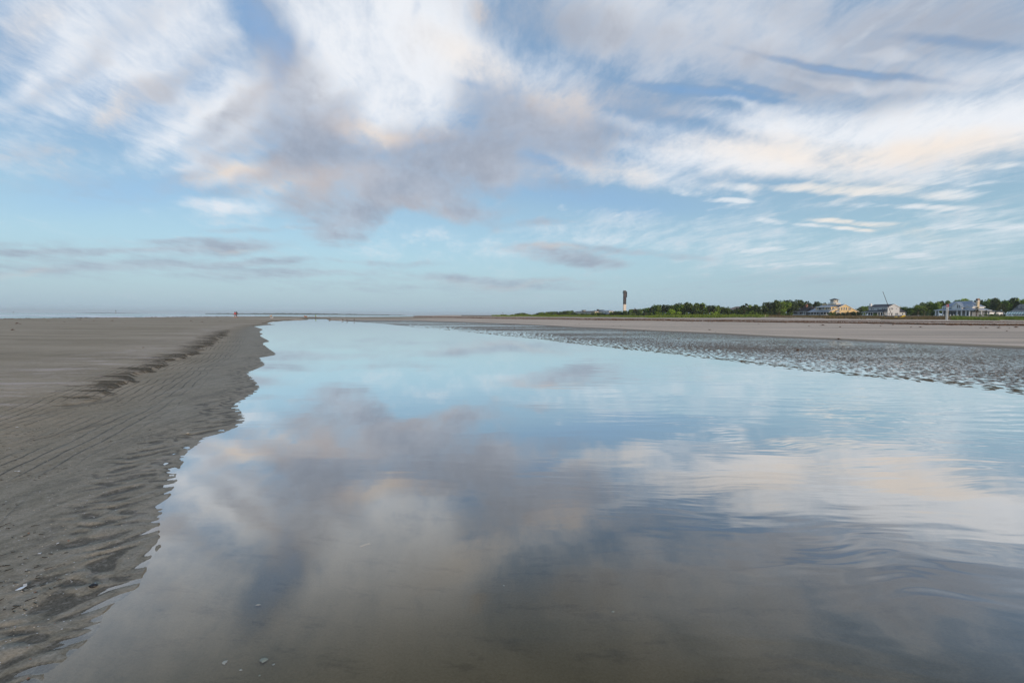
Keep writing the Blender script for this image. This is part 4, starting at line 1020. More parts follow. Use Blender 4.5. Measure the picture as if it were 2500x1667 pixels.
# --- far houses near the lighthouse and roofs among the trees
def far_houses():
    h = House('balcony_house', 'distant flat-fronted house with dark roof, balconies and a small roof tower', 1450, 771.5, 640, 12)
    uL, zT = h.f(1402, 761); wR, _ = h.g(1461, 761)
    h.box('wall', (uL, 0, 1.5, wR, -3, zT - .2), stucco)
    h.hip_roof(uL, 0, 0, wR, uL + 5, -3, wR * .5, zT, h.f(1425, 759.2)[1], slate, .5)
    zm = h.f(1420, 766.2)[1]
    h.box('balcony_floor', (uL, -9, -.5, 1.4, zm - .2, zm), white)
    for x in (1402.5, 1405, 1408, 1412.5, 1415, 1419): h.post(h.f(x, 766)[0], -.3, -2, zT - .3, .22, white, 'balcony_post')
    h.rail(uL, -9, -.4, zm + .05, zm + 1)
    h.windows_px('f', 1.5, (1407, 1410.5, 1416), 762.4, 765.8, 1.8); h.windows_px('f', 1.5, (1421.5, 1427, 1434, 1441), 763.4, 766.4, 1.6)
    a0, z1 = h.f(1420.6, 757.8, 4); a1, _ = h.f(1424.6, 757.8, 4)
    h.box('roof_tower', (a0, a1, 4, 7, zT, z1), stucco); h.box('tower_roof', (a0 - 1.0, a1 + 1.0, 3, 8, z1 + .003, z1 + .55), slate)
    h = House('steep_roofed_house', 'distant house with steep dark roofs and a square chimney above the bushes', 1472, 771.5, 660, 12)
    uL, zE = h.f(1448, 761.6); wR, _ = h.g(1482, 761)
    h.box('wall', (uL, 0, 0, wR, -3, zE), stucco)
    h.hip_roof(uL + 6, 0, 0, wR, uL + 9, -4, wR * .5, zE, h.f(1466, 756.4)[1], slate, .6)
    ap, zp = h.f(1452, 757.2, 2); b0, _ = h.f(1448, 761, 2); b1 = 2 * ap - b0
    MB().add([(b0, -.5, zE), (b1, -.5, zE), (b1, 4.5, zE), (b0, 4.5, zE), (ap, 2, zp)], [(0, 1, 4), (1, 2, 4), (2, 3, 4), (3, 0, 4), (0, 3, 2, 1)]).build('tower_roof', slate, h.t)
    c0, zc = h.f(1456.6, 755, 5); c1, _ = h.f(1460, 755, 5)
    c = h.box('chimney', (c0, c1, 5, 6.8, zE, zc - .9), stucco); MB().box(c0 - .1, c1 + .1, 4.9, 6.9, zc - .896, zc).build('chimney_cap', screen, c)
    h.windows_px('f', 0, (1452, 1466), 763, 766, 1.8)
    h = House('cream_far_house', 'distant cream two-storey house with pale blue metal roofs and columned porch', 1487, 771.8, 600, 12)
    uL, zT = h.f(1466, 759.6); wR, _ = h.g(1498, 759.6)
    h.box('wall', (uL, 0, 0, wR, -3, zT), cream)
    h.hip_roof(uL, 0, 0, wR, uL + 3, -3, wR * .5, zT, h.f(1480, 757.4)[1], blue_roof, .6)
    zm = h.f(1475, 765.6)[1]
    MB().slab([(uL + 2, -3, zm), (.5, -3, zm), (0, -.004, zm + 1.2), (uL + 2.5, -.004, zm + 1.2)], .2).build('porch_roof', blue_roof, h.t)
    MB().slab([(3.4, -3, zm), (3.4, wR, zm), (.004, wR - 1, zm + 1.8), (.004, -.5, zm + 1.2)], .2).build('side_roof', blue_roof, h.t)
    h.box('porch_screen', (uL + 2.3, 0, -2.6, -2.5, zm - 3.4, zm - .3), screen)
    h.box('side_screen', (2.5, 2.6, -2.5, wR - .5, zm - 3.0, zm - .3), screen)
    for i in range(6): h.post(uL + 2.3 + (abs(uL) - 2.3) * i / 5, -2.75, zm - 4.2, zm - .2, .3)
    for i in range(5): h.post(2.8, -2.4 + (wR + 1.8) * i / 4, zm - 4.2, zm - .2, .3)
    h.box('porch_base', (uL + 2, 3, -3, wR, -3, zm - 3.4), cream)
    h.windows_px('f', 0, (1472, 1479), 761, 764.2, 1.8); h.windows_px('g', 0, (1490, 1494), 761, 763.6, 1.5)
    h = House('tan_roofed_building', 'large building showing only its broad tan roof above the trees', 1835, 771, 470, 15, 'building')
    uL, zE = h.f(1772, 756.6); wR, _ = h.g(1862, 757)
    h.box('wall', (uL, 0, 0, wR, -2, zE), mat('tan_siding', (.45, .36, .28), .7, .05))
    h.hip_roof(uL, 0, 0, wR, uL + 7, -6, wR * .5, zE, h.f(1800, 748.2, wR * .4)[1], tan_roof, .6)
    a0, z1 = h.f(1820, 749.4, 1); a1, _ = h.f(1831, 749.4, 1)
    MB().prism([(a0, .5, zE), (a1, .5, zE), ((a0 + a1) / 2, .5, z1 + 1)], (0, 6, 0)).build('dormer', cream, h.t)
    h.windows_px('f', 0, (1790, 1804, 1818), 760, 765, 3)
    h = House('roof_lookout', 'small pale lookout room with flat roof poking above trees right of the lighthouse', 1548, 770, 720, 12, 'house')
    uL, zE = h.f(1540.5, 756.4); wR, _ = h.g(1553, 757)
    h.box('wall', (uL, 0, 0, wR, -3, zE), cream); h.box('roof', (uL - 1, 1, -1, wR + 1, zE + .003, zE + .9), tan_roof)
    h.windows_px('f', 0, (1543, 1546), 757, 759, 1.2)
    h.box('chimney', (-1.2, -.3, 1, 2, zE + .9, zE + 2.6), screen)
    h = House('red_brown_cottage', 'small house with reddish gable glimpsed between the dark trees', 1872, 770.5, 450, 15, 'house')
    uL, zE = h.f(1862, 755.6); wR, _ = h.g(1880, 755)
    wA = wR * .5
    h.box('wall', (uL, 0, 0, wR, -2, zE - .1), mat('red_brown_siding', (.34, .22, .17), .7, .08))
    for u in (0.0, uL + .3): MB().prism([(u, .1, zE - .1), (u, wA, zE + 2.6), (u, wR - .1, zE - .1)], (-.3, 0, 0)).build('gable_wall', MAT['red_brown_siding'], h.t)
    h.gable_roof(uL, 0, 0, wR, wA, zE, zE + 2.9, tan_roof, .4)
    h.windows_px('f', 0, (1864, 1868), 758, 763, 2)
far_houses()
# ------------------------------------------------------------------ vegetation
leaf_dark = leaf_mat('oak_leaves', (.020, .034, .008), (.085, .120, .026))
leaf_mid = leaf_mat('thicket_leaves', (.034, .060, .010), (.150, .225, .032))
leaf_lime = leaf_mat('young_leaves', (.070, .120, .012), (.29, .42, .045))
leaf_pine = leaf_mat('pine_needles', (.017, .026, .010), (.064, .082, .030))
leaf_brown = leaf_mat('dry_shrub_leaves', (.035, .032, .014), (.12, .11, .05))
leaf_palm = leaf_mat('palm_fronds', (.020, .030, .010), (.085, .105, .040))

def leaf_cards(pts, nrm, size, r):
    n = len(pts); v = np.zeros((n * 4, 3))
    a = r.normal(size=(n, 3)); nn = nrm + .6 * r.normal(size=(n, 3)); nn /= np.linalg.norm(nn, axis=1)[:, None] + 1e-9
    t = np.cross(nn, a); t /= np.linalg.norm(t, axis=1)[:, None] + 1e-9; b = np.cross(nn, t)
    s = size * r.uniform(.6, 1.25, (n, 1)); s2 = s * r.uniform(.5, .9, (n, 1))
    for k, (p, q) in enumerate(((-1, -.35), (.15, -1), (1, .3), (-.1, 1))):
        v[k::4] = pts + t * s * p + b * s2 * q
    return v
def crown_mesh(name, kind, seed, m):
    """crown of a tree 1 unit high and about 1 unit wide, made of small leaf clumps"""
    r = np.random.default_rng(seed)
    if kind == 'oak': lob = [(r.normal(0, .19), r.normal(0, .19), r.uniform(.28, .80), r.uniform(.15, .25)) for _ in range(11)]
    elif kind == 'bush': lob = [(r.normal(0, .24), r.normal(0, .24), r.uniform(.12, .68), r.uniform(.17, .28)) for _ in range(11)]
    else: lob = [(r.normal(0, .19), r.normal(0, .19), r.uniform(.50, .90), r.uniform(.07, .13)) for _ in range(15)]
    P = []; N = []; per = 150 if kind != 'pine' else 90
    for (x, y, z, s) in lob:
        d = r.normal(size=(per, 3)); d /= np.linalg.norm(d, axis=1)[:, None]
        rad = s * r.uniform(.62, 1.10, (per, 1)); sc = np.array([1, 1, .78 if kind != 'pine' else .55])
        P.append(np.array([x, y, z]) + d * rad * sc); N.append(d)
    P = np.vstack(P); N = np.vstack(N)
    k = P[:, 2] > .02; P, N = P[k], N[k]
    P[:, 2] /= P[:, 2].max()
    v = leaf_cards(P, N, .048 if kind != 'pine' else .038, r)
    q = np.arange(len(v)).reshape(-1, 4)
    me = bpy.data.meshes.new(name); me.from_pydata(v.tolist(), [], q.tolist()); me.materials.append(m); me.update()
    return me
def trunk_mesh(name, seed, top=.75, lean=.05):
    r = random.Random(seed); mb = MB()
    p = Vector((0, 0, -.06)); rad = .030
    for k in range(4):
        q = p + Vector((r.uniform(-lean, lean), r.uniform(-lean, lean), (top + .06) / 4))
        mb.tube(p, q, rad, rad * .78, 6, k == 0)
        if k >= 1:
            for _ in range(2):
                a = r.uniform(0, 6.28); L = r.uniform(.12, .24)
                mb.tube(q, q + Vector((math.cos(a) * L, math.sin(a) * L, L * .7)), rad * .5, rad * .15, 5)
        p, rad = q, rad * .78
    return mesh_of(name, mb.v, mb.f, trunk_m, True)
CROWNS = {}
for kind in ('oak', 'bush', 'pine'):
    for mname, mm in (('dark', leaf_dark), ('mid', leaf_mid), ('lime', leaf_lime), ('brown', leaf_brown)):
        if kind == 'pine': mm = leaf_pine
        CROWNS[kind, mname] = [crown_mesh('crown', kind, 11 + 7 * i + 100 * len(CROWNS), mm) for i in range(3)]
TRUNKS = [trunk_mesh('trunk', 5 + i) for i in range(4)]
WORD = dict(dark='dark green', mid='mid green', lime='bright yellow-green', brown='brownish')
TNAME = dict(oak='oak_tree', bush='shrub', pine='pine_tree'); TCAT = dict(oak='tree', bush='shrub', pine='tree')
def tree(px, ytop, ybase, wpx, depth, kind, tone, label, group=None):
    b = at_depth(px, ybase, depth); hgt = (ybase - ytop) * depth / F; wid = wpx * depth / F
    g0 = ground_z(b.x, b.y); 
    if g0 < b.z: hgt += (b.z - g0) * 1.0; b.z = g0
    t = empty(TNAME[kind], b, rnd.uniform(0, 6.28)); tag(t, label, TCAT[kind], group)
    c = link('crown', rnd.choice(CROWNS[kind, tone]), t, sc=(wid, wid, hgt))
    link('trunk', rnd.choice(TRUNKS), t, sc=(hgt * .8 + wid * .2,) * 2 + (hgt,))
    return t

PROFILE = [(1238, 769.6), (1252, 768), (1262, 766), (1275, 763.8), (1290, 767), (1300, 768.6), (1314, 764.6), (1324, 762.4), (1345, 761.6),
           (1362, 761.6), (1380, 760), (1400, 759.4), (1404, 765), (1440, 766), (1455, 763.6), (1470, 764), (1485, 768), (1492, 762), (1505, 760.4),
           (1522, 761), (1530, 759), (1545, 757.4), (1562, 756.6), (1578, 754), (1590, 751), (1602, 748), (1612, 747.2), (1625, 748.2), (1640, 748),
           (1655, 744.6), (1668, 744.6), (1680, 742.4), (1690, 745), (1697, 740.6), (1706, 743.6), (1712, 749), (1730, 750), (1742, 749),
           (1755, 749.4), (1766, 752), (1780, 756), (1798, 758), (1806, 750), (1818, 751), (1832, 748), (1844, 748), (1852, 751),
           (1862, 752), (1873, 743), (1885, 740.8), (1893, 738), (1905, 740), (1917, 738.6), (1935, 737.4), (1946, 739), (1955, 742),
           (1970, 741), (1985, 741), (1999, 744), (2010, 748)]
def prof(x, P=PROFILE): return float(np.interp(x, [p[0] for p in P], [p[1] for p in P]))
REG = [(1300, 'on the dune hill at the beach end'), (1402, 'in the low thicket left of the balcony house'),
       (1490, 'in front of the far houses'), (1535, 'at the foot of the lighthouse'), (1640, 'on the rise right of the lighthouse'),
       (1770, 'in the thicket left of the tan roof'), (1862, 'around the tan-roofed building'), (1920, 'left of the dark roofed cottage'),
       (2030, 'behind the dark roofed cottage'), (2128, 'between the yellow house and the white house'), (2292, 'between the white house and the marker post'),
       (2350, 'behind the left half of the porch house'), (2425, 'behind the fat chimney'), (2462, 'between the fat chimney and the awning house'), (2600, 'behind the awning house')]
def region(x): return next(t for q, t in REG if x < q)
def dist_at(x): return float(np.interp(x, [1240, 1300, 1400, 1500, 1600, 1700, 1850, 2010], [430, 460, 560, 540, 430, 380, 370, 470]))
AUTO = []
def auto_tree(x, ytop, ybase, w, depth, kind, tone, place=None):
    ytop = ybase - (ybase - ytop) * 1.16 - .3
    noun = dict(oak='rounded tree', bush='shrub', pine='pine')[kind]
    lab = f"{WORD[tone] if kind != 'pine' else 'dark needled'} {noun} {place or region(x)}"
    AUTO.append((x, lab, tree(x, ytop, ybase, w, depth, kind, tone, lab, f"{noun}s {place or region(x)}")))
def thicket():
    x = 1240.0
    while x < 2008:
        yt = prof(x); yb = horizon(x) - (.4 if x > 1300 else 0); h = yb - yt
        if h > 1.5:
            tone = rnd.choices(['dark', 'mid', 'lime'], [.62, .28, .10] if x > 1560 else [.42, .43, .15])[0]
            w = max(6, h * rnd.uniform(.75, 1.15))
            kind = 'oak' if h > 12 else 'bush'
            if 1402 < x < 1490: kind = 'bush'
            auto_tree(x, yt + rnd.uniform(0, .8), yb, w, dist_at(x) + rnd.uniform(-15, 30), kind, tone)
            x += w * rnd.uniform(.40, .55)
        else: x += 3
    # lower growth in front, hiding the trunks
    x = 1300.0
    while x < 1935:
        h = horizon(x) - prof(x)
        if not 1398 < x < 1500:
            hh = max(3.0, h * rnd.uniform(.30, .55)); w = hh * rnd.uniform(1.2, 1.9)
            tone = rnd.choices(['dark', 'mid', 'lime', 'brown'], [.45, .38, .10, .07])[0]
            auto_tree(x, horizon(x) + .6 - hh, horizon(x) + .6, w, dist_at(x) - rnd.uniform(35, 60), 'bush', tone)
            x += w * rnd.uniform(.45, .62)
        else: x += 4
thicket()
# trees one can pick out
for (x, yt, yb, w, dp, kd, tn, lab) in [
    (1714.5, 742.6, 770, 12, 350, 'pine', 'dark', 'tall thin pine standing clear of the thicket, leftmost of three'),
    (1731, 745.6, 770, 11, 352, 'pine', 'dark', 'middle pine of three above the thicket left of the tan roof'),
    (1741.5, 745, 770, 10, 356, 'pine', 'dark', 'rightmost pine of three left of the tan roof'),
    (1817, 741.2, 771, 20, 345, 'pine', 'dark', 'bushy pine in front of the tan roof'),
    (1839, 747, 771, 24, 350, 'oak', 'dark', 'broad dark tree right of the bushy pine before the tan roof'),
    (1881, 740, 772, 24, 352, 'pine', 'dark', 'tall dark pine with bare trunk left of the cottage'),
    (1893.5, 737.2, 772, 24, 350, 'oak', 'dark', 'tallest dark tree left of the cottage'),
    (1935, 736.8, 771, 30, 455, 'oak', 'lime', 'bright green tree crown behind the left end of the cottage roof'),
    (1659, 743.8, 770, 22, 372, 'oak', 'lime', 'bright green tree in the middle of the thicket'),
    (1697, 740.4, 770, 24, 360, 'oak', 'dark', 'tallest rounded dark tree in the middle of the thicket'),
    (1641, 754, 771, 24, 335, 'bush', 'lime', 'light green rounded bush at the front of the thicket'),
    (1836, 758, 771.5, 18, 320, 'bush', 'lime', 'light green bush under the tan roof'),
    (1508, 768, 772, 9, 470, 'bush', 'lime', 'small yellow-green bush below the lighthouse'),
    (1966.5, 736.6, 771, 13, 470, 'pine', 'dark', 'spiky tree top behind the cottage chimney'),
    (1988.5, 737.6, 771, 11, 475, 'pine', 'dark', 'dark tree top between the cottage chimney and the yellow house')]:
    tree(x, yt, yb, w, dp, kd, tn, lab)
# trees behind and between the houses to the right
P2 = [(2088, 756), (2098, 752), (2108, 750), (2118, 750), (2126, 754), (2196, 753), (2206, 751.4), (2213, 752), (2216, 756), (2230, 751), (2242, 748), (2250, 745.6),
      (2262, 742.6), (2278, 741.2), (2296, 739.6), (2312, 739), (2330, 738), (2352, 735), (2366, 736), (2384, 740), (2398, 738.4), (2414, 735), (2430, 734.4),
      (2446, 736.6), (2460, 739), (2472, 736), (2486, 733.6), (2500, 732.6), (2530, 733)]
def right_trees():
    for (a, b, dep) in ((2088, 2128, 430), (2200, 2300, 345), (2300, 2530, 372)):
        x = float(a)
        while x < b:
            yt = prof(x, P2); yb = horizon(x) - 2; h = yb - yt
            tone = rnd.choices(['dark', 'mid', 'lime'], [.22, .55, .23] if 2200 < x < 2300 else [.45, .42, .13])[0]
            w = h * rnd.uniform(.7, .95)
            auto_tree(x, yt + rnd.uniform(0, 1.2), yb, w, dep + rnd.uniform(-6, 22), 'oak', tone)
            x += w * rnd.uniform(.42, .58)
    # low growth before the houses
    for (a, b, lo, hi, dep, tones) in ((2030, 2100, 5, 11, 372, ['mid', 'dark', 'brown']), (2084, 2102, 9, 15, 365, ['dark', 'mid']), (2216, 2282, 7, 13, 318, ['dark', 'mid', 'brown']),
                                       (2405, 2456, 6, 12, 270, ['dark', 'mid'])):
        x = float(a)
        while x < b:
            hh = rnd.uniform(lo, hi); w = hh * rnd.uniform(1.1, 1.6); yb = horizon(x) - 1.2
            pl = {2030: 'in front of the yellow house gable', 2084: 'between the yellow house and the white house', 2216: 'right of the white house wing', 2405: 'between the porch house and the awning house'}[a]
            auto_tree(x, yb - hh, yb, w, dep + rnd.uniform(-8, 8), 'bush', rnd.choice(tones), pl); x += w * rnd.uniform(.55, .8)
    for (x, yt, yb, w, dp, tn, lab) in [(2134, 765.4, 774, 11, 318, 'mid', 'round bush in front of the white house porch'), (2036, 762, 772.5, 11, 385, 'mid', 'rounded bush at the corner of the yellow house porch'),
                                        (2482, 771, 777, 14, 225, 'brown', 'low rounded dune bush before the striped awning')]:
        tree(x, yt, yb, w, dp, 'bush', tn, lab)
right_trees()
def order_labels(items):
    sets = {}
    for x, lab, t in items: sets.setdefault(lab, []).append((x, t))
    W = ['leftmost', 'second from left', 'third from left', 'fourth from left', 'fifth from left', 'sixth from left', 'seventh from left', 'eighth from left', 'ninth from left']
    for lab, it in sets.items():
        it.sort(key=lambda q: q[0]); n = len(it)
        if n == 2: ws = ['left', 'right']
        elif n == 3: ws = ['leftmost', 'middle', 'rightmost']
        elif 4 <= n <= 10: ws = W[:n - 1] + ['rightmost']
        else: continue
        for (x, t), w in zip(it, ws): t['label'] = f'{w} {lab}'
order_labels(AUTO)
# cabbage palms
def palm_meshes(seed):
    r = random.Random(seed); mb = MB()
    for k in range(34):
        a = r.uniform(0, 6.28); el = r.uniform(-.9, 1.2); L = r.uniform(.30, .46)
        d = Vector((math.cos(a) * math.cos(el), math.sin(a) * math.cos(el), math.sin(el)))
        s = Vector((-math.sin(a), math.cos(a), 0)); p0 = Vector((0, 0, .72)); p1 = p0 + d * L * .5
        for j in range(5):
            f = (j - 2) * .42; e = p1 + (d * math.cos(f) + s * math.sin(f)) * L * .55 - Vector((0, 0, .06 + .03 * abs(j - 2)))
            mb.add([p0 + d * L * .2, p1 + s * .02 * (j - 2), e, p1 + s * (.02 * (j - 2) + .025)], [(0, 1, 2, 3)])
    return mesh_of('fronds', mb.v, mb.f, leaf_palm), mesh_of('trunk', *(lambda m: (m.v, m.f))(MB().tube((0, 0, -.1), (.02, 0, .40), .045, .036, 8).tube((.02, 0, .40), (0, 0, .73), .036, .055, 8)), palm_trunk_m, True)
PALMS = [palm_meshes(3), palm_meshes(8)]
for (x, yt, yb, dp, lab) in [(2384, 748.5, 771.5, 285, 'palm with shaggy fronds in front of the fat chimney'), (2430, 759, 773, 272, 'shorter palm between porch house and awning house'),
                             (2408, 756, 770, 290, 'small palm beside the right porch column'), (2241, 757, 774.5, 300, 'leftmost palm with pale trunk right of the white house'),
                             (2256, 756.5, 774.5, 300, 'palm with pinkish trunk left of the marker post'), (2069.5, 758.5, 771.5, 385, 'palm-like clump before the yellow gable')]:
    b = at_depth(x, yb, dp); g0 = ground_z(b.x, b.y); hgt = (yb - yt) * dp / F + max(0, b.z - g0); b.z = min(b.z, g0)
    t = empty('palm_tree', b, rnd.uniform(0, 6)); tag(t, lab, 'palm')
    fm, tm = PALMS[rnd.randrange(2)]; link('fronds', fm, t, sc=(hgt * .9, hgt * .9, hgt)); link('trunk', tm, t, sc=(hgt,) * 3)

# dune grass: blades nobody could count
def dune_grass():
    r = np.random.default_rng(5); n = 150000
    px = r.uniform(1200, 2620, n); u = r.random(n) ** 1.15
    az = np.arctan2(px - 1250, F); toe = np.interp(az, KAZ, KR['toe'])
    rad = toe * (1 + .02 * gnoise(az * 30, az * 0, 8) + .012 * gnoise(az * 110, az * 0, 9)) - 1.0 + u * (75 + .30 * toe)
    x, y = rad * np.sin(az), rad * np.cos(az)
    den = fbm(x * .07, y * .07, 3, 13)
    keep = (den > -.16 + .45 * np.exp(-u / .04)); den = den[keep]; x, y, px, u, az = x[keep], y[keep], px[keep], u[keep], az[keep]
    n = len(x); z = terrain(x, y, False)['h']
    brown = sstep(px, 1862, 1885) * (1 - sstep(px, 2300, 2345)) * .85 + .2 * (1 - sstep(px, 1240, 1300))
    brown = np.clip(brown + .35 * fbm(x * .12, y * .12, 2, 4), 0, 1)
    hgt = r.uniform(.22, .60, n) * np.where(brown > .5, .75, 1.0) * (1 + .7 * np.exp(-((px - 1730) / 100) ** 2)) * (.7 + .6 * sstep(den, -.1, .4))
    wd = r.uniform(.025, .065, n) * (rad[keep] / 110) ** .5; a = r.uniform(0, 6.28, n); ln = r.uniform(.1, .5, n) * hgt; la = r.uniform(0, 6.28, n)
    v = np.zeros((n, 4, 3)); c, s = np.cos(a) * wd, np.sin(a) * wd
    v[:, 0] = np.stack([x - c, y - s, z - .05], 1); v[:, 1] = np.stack([x + c, y + s, z - .05], 1)
    tx, ty = x + np.cos(la) * ln, y + np.sin(la) * ln
    v[:, 2] = np.stack([tx + c * .35, ty + s * .35, z + hgt], 1); v[:, 3] = np.stack([tx - c * .35, ty - s * .35, z + hgt * .97], 1)
    me = bpy.data.meshes.new('dune_grass'); me.from_pydata(v.reshape(-1, 3).tolist(), [], np.arange(n * 4).reshape(-1, 4).tolist())
    at = me.attributes.new('brown', 'FLOAT', 'POINT'); at.data.foreach_set('value', np.repeat(brown + r.normal(0, .12, n), 4).astype(np.float32))
    m = bpy.data.materials.new('dune_grass'); m.use_nodes = True; g = G(m.node_tree); b = g.n['Principled BSDF']
    P = g.node('ShaderNodeNewGeometry').outputs['Position']
    gr = g.mix(g.noise(P, .35, 3), (.065, .105, .016), (.22, .29, .055)); br = g.mix(g.noise(P, .5, 3), (.085, .058, .032), (.23, .175, .09))
    g.put(b.inputs['Base Color'], g.mix(g.step(g.attr('brown'), .25, .75), gr, br)); b.inputs['Roughness'].default_value = .7; b.inputs['Specular IOR Level'].default_value = .2
    me.materials.append(m); o = link('dune_grass', me)
    tag(o, 'green and brown dune grass along the top of the beach', 'grass', kind='stuff')
dune_grass()

# far coast across the inlet
def far_shore():
    r = random.Random(2); D = 3600; mb = MB()
    xs = np.arange(500, 985, 1.5); top = []
    for x in xs:
        hpx = np.interp(x, [500, 560, 660, 740, 860, 940, 985], [1.6, 2.0, 2.9, 3.3, 2.1, 1.5, .5])
        hpx += .8 * gnoise(np.array([x * .09]), np.array([3.3]), 5)[0] + .5 * gnoise(np.array([x * .35]), np.array([.3]), 6)[0] * (x > 660)
        top.append(max(.3, hpx))
    v = []; f = []
    for i, x in enumerate(xs):
        p = at_depth(x, horizon(x), D); hz = top[i] * D / F
        v += [(p.x, p.y, -2), (p.x, p.y + 8, hz * .8), (p.x, p.y + 30, hz), (p.x, p.y + 220, -2)]
        if i: a = 4 * (i - 1); b = 4 * i; f += [(a, b, b + 1, a + 1), (a + 1, b + 1, b + 2, a + 2), (a + 2, b + 2, b + 3, a + 3)]
    o = link('far_shore', mesh_of('far_shore', v, f, leaf_mat('far_woods', (.02, .03, .02), (.06, .08, .04)), True)); o['kind'] = 'structure'
    v = []; f = []; D = 5200; xs = np.arange(180, 345, 3)
    for i, x in enumerate(xs):
        p = at_depth(x, horizon(x), D); hz = max(.2, np.interp(x, [180, 220, 300, 345], [.3, 1.2, 1.1, .2])) * D / F
        v += [(p.x, p.y, -2), (p.x, p.y + 40, hz), (p.x, p.y + 260, -2)]
        if i: a = 3 * (i - 1); b = 3 * i; f += [(a, b, b + 1, a + 1), (a + 1, b + 1, b + 2, a + 2)]
    o = link('far_island', mesh_of('far_island', v, f, MAT['far_woods'], True)); o['kind'] = 'structure'
far_shore()
# ------------------------------------------------------------------ seaweed
def clump_mesh(seed, flat=.5):
    r = random.Random(seed); mb = MB()
    for k in range(26):
        a = r.uniform(0, 6.28); d = abs(r.gauss(0, .30)); x, y = d * math.cos(a), d * math.sin(a) * .7
        z = max(0, (.42 - d) * flat); s = r.uniform(.05, .13)
        pts = [Vector((x, y, z)) + Vector((r.uniform(-1, 1), r.uniform(-1, 1), r.uniform(-.8, .9))) * s for _ in range(5)]
        mb.add(pts, [(0, 1, 2), (0, 2, 3), (0, 3, 1), (4, 2, 1), (4, 3, 2), (4, 1, 3)])
    for k in range(14):
        a = r.uniform(0, 6.28); p = Vector((r.gauss(0, .16), r.gauss(0, .12), r.uniform(.02, .22))); q = p + Vector((math.cos(a), math.sin(a), r.uniform(-.2, .5))) * r.uniform(.1, .25)
        mb.tube(p, q, .012, .006, 4)
    return mesh_of('fronds', mb.v, mb.f, weed_m)
CLUMPS = [clump_mesh(4 + i) for i in range(5)]
WEED = [  # photo position, width in photo pixels, label
    (31, 806, 11, 'largest loose seaweed clump on the left sand bar'), (42, 790.6, 10, 'flat double seaweed clump near the left edge'),
    (118, 784.8, 5, None), (158, 785.6, 5, None), (196, 781.2, 6, None), (229, 783.8, 5, None), (274, 783.2, 6, None), (305, 789.6, 3, None),
    (350, 848.6, 7, 'small brown seaweed scrap alone on the mid sand bar'), (466, 783.6, 6, 'seaweed clump right of the others on the sand bar'), (470, 785.4, 3, None), (494, 786, 5, None),
    (538, 784, 4, None), (507, 776.6, 4, None), (532, 776.6, 3, None), (410, 776.6, 3, None), (197, 777.4, 4, None), (370, 776.4, 3, None),
    (1497, 796, 4, 'dark seaweed lump on the beach below the lighthouse'), (1515, 796.6, 4, None), (1414, 791, 4, None), (1404, 793.6, 3, None), (1732, 805.6, 8, 'ochre seaweed clump on the pale beach strip'),
    (1747, 811.4, 4, 'tiny clump at the edge of the wet flat'), (1947, 855.6, 12, 'largest ochre seaweed clump on the rippled wet flat'), (2047, 828.6, 13, 'flat seaweed patch on the wet flat below the yellow house'),
    (2090, 829, 5, None), (2235, 852, 6, 'seaweed scrap on the wet flat below the white house'), (1838, 849.4, 6, None), (1873, 833.4, 5, None), (1657, 828, 6, None), (1572, 808.4, 5, None), (1386, 802, 4, None),
    (1256, 801, 4, None), (2458, 808.8, 7, None), (2438, 801, 13, 'seaweed clump just below the wrack line near the right edge'), (2394, 800.4, 6, None), (2407, 800.4, 8, None), (2480, 800, 14, None), (2224, 799, 7, None), (2247, 799.4, 10, None),
    (2464, 801.6, 5, None), (1689, 787.4, 3, None), (1852, 790.6, 4, None), (2051, 799, 8, None), (2008, 795, 14, None), (1975, 796.4, 6, None), (2150, 796.4, 6, None), (2180, 794, 7, None), (1535, 784, 3, None)]
def seaweed():
    scraps_ = []
    LM = [(60, 'near the left edge'), (200, 'left part'), (320, 'below the tall channel marker'), (600, 'just left of the two walkers'), (1300, 'at the far tip'), (1420, 'below the balcony house'), (1480, 'below the cream far house'), (1560, 'below the lighthouse'), (1720, 'below the thicket'), (1880, 'below the tan roof'), (1970, 'below the dark cottage'), (2100, 'below the yellow house'), (2230, 'below the leaning mast'), (2340, 'near the marker post'), (2425, 'below the fat chimney'), (2600, 'below the awning house')]
    for (px, py, w, lab) in WEED:
        p = on_plane(px, py, .1)
        for _ in range(5): p = on_plane(px, py, ground_z(p.x, p.y))
        s = w * (p.y / F) * 1.15
        t = empty('seaweed_clump', p + Vector((0, 0, -.006)), rnd.uniform(0, 6.28))
        if px < 700: where = 'on the sand bar left of the pool'
        elif py > 812: where = 'on the rippled wet flat right of the pool'
        else: where = 'on the dry beach below the wrack line'
        full = f"seaweed scrap {where.replace(' left of the pool', '').replace(' right of the pool', '').replace(' below the wrack line', '')}, {next(n for q, n in LM if px < q)}"
        tag(t, lab or full, 'seaweed', f'loose seaweed scraps {where}')
        if not lab: scraps_.append((px, full, t))
        link('fronds', rnd.choice(CLUMPS), t, sc=(s, s, s * rnd.uniform(.75, 1.1)))
    order_labels(scraps_)
seaweed()
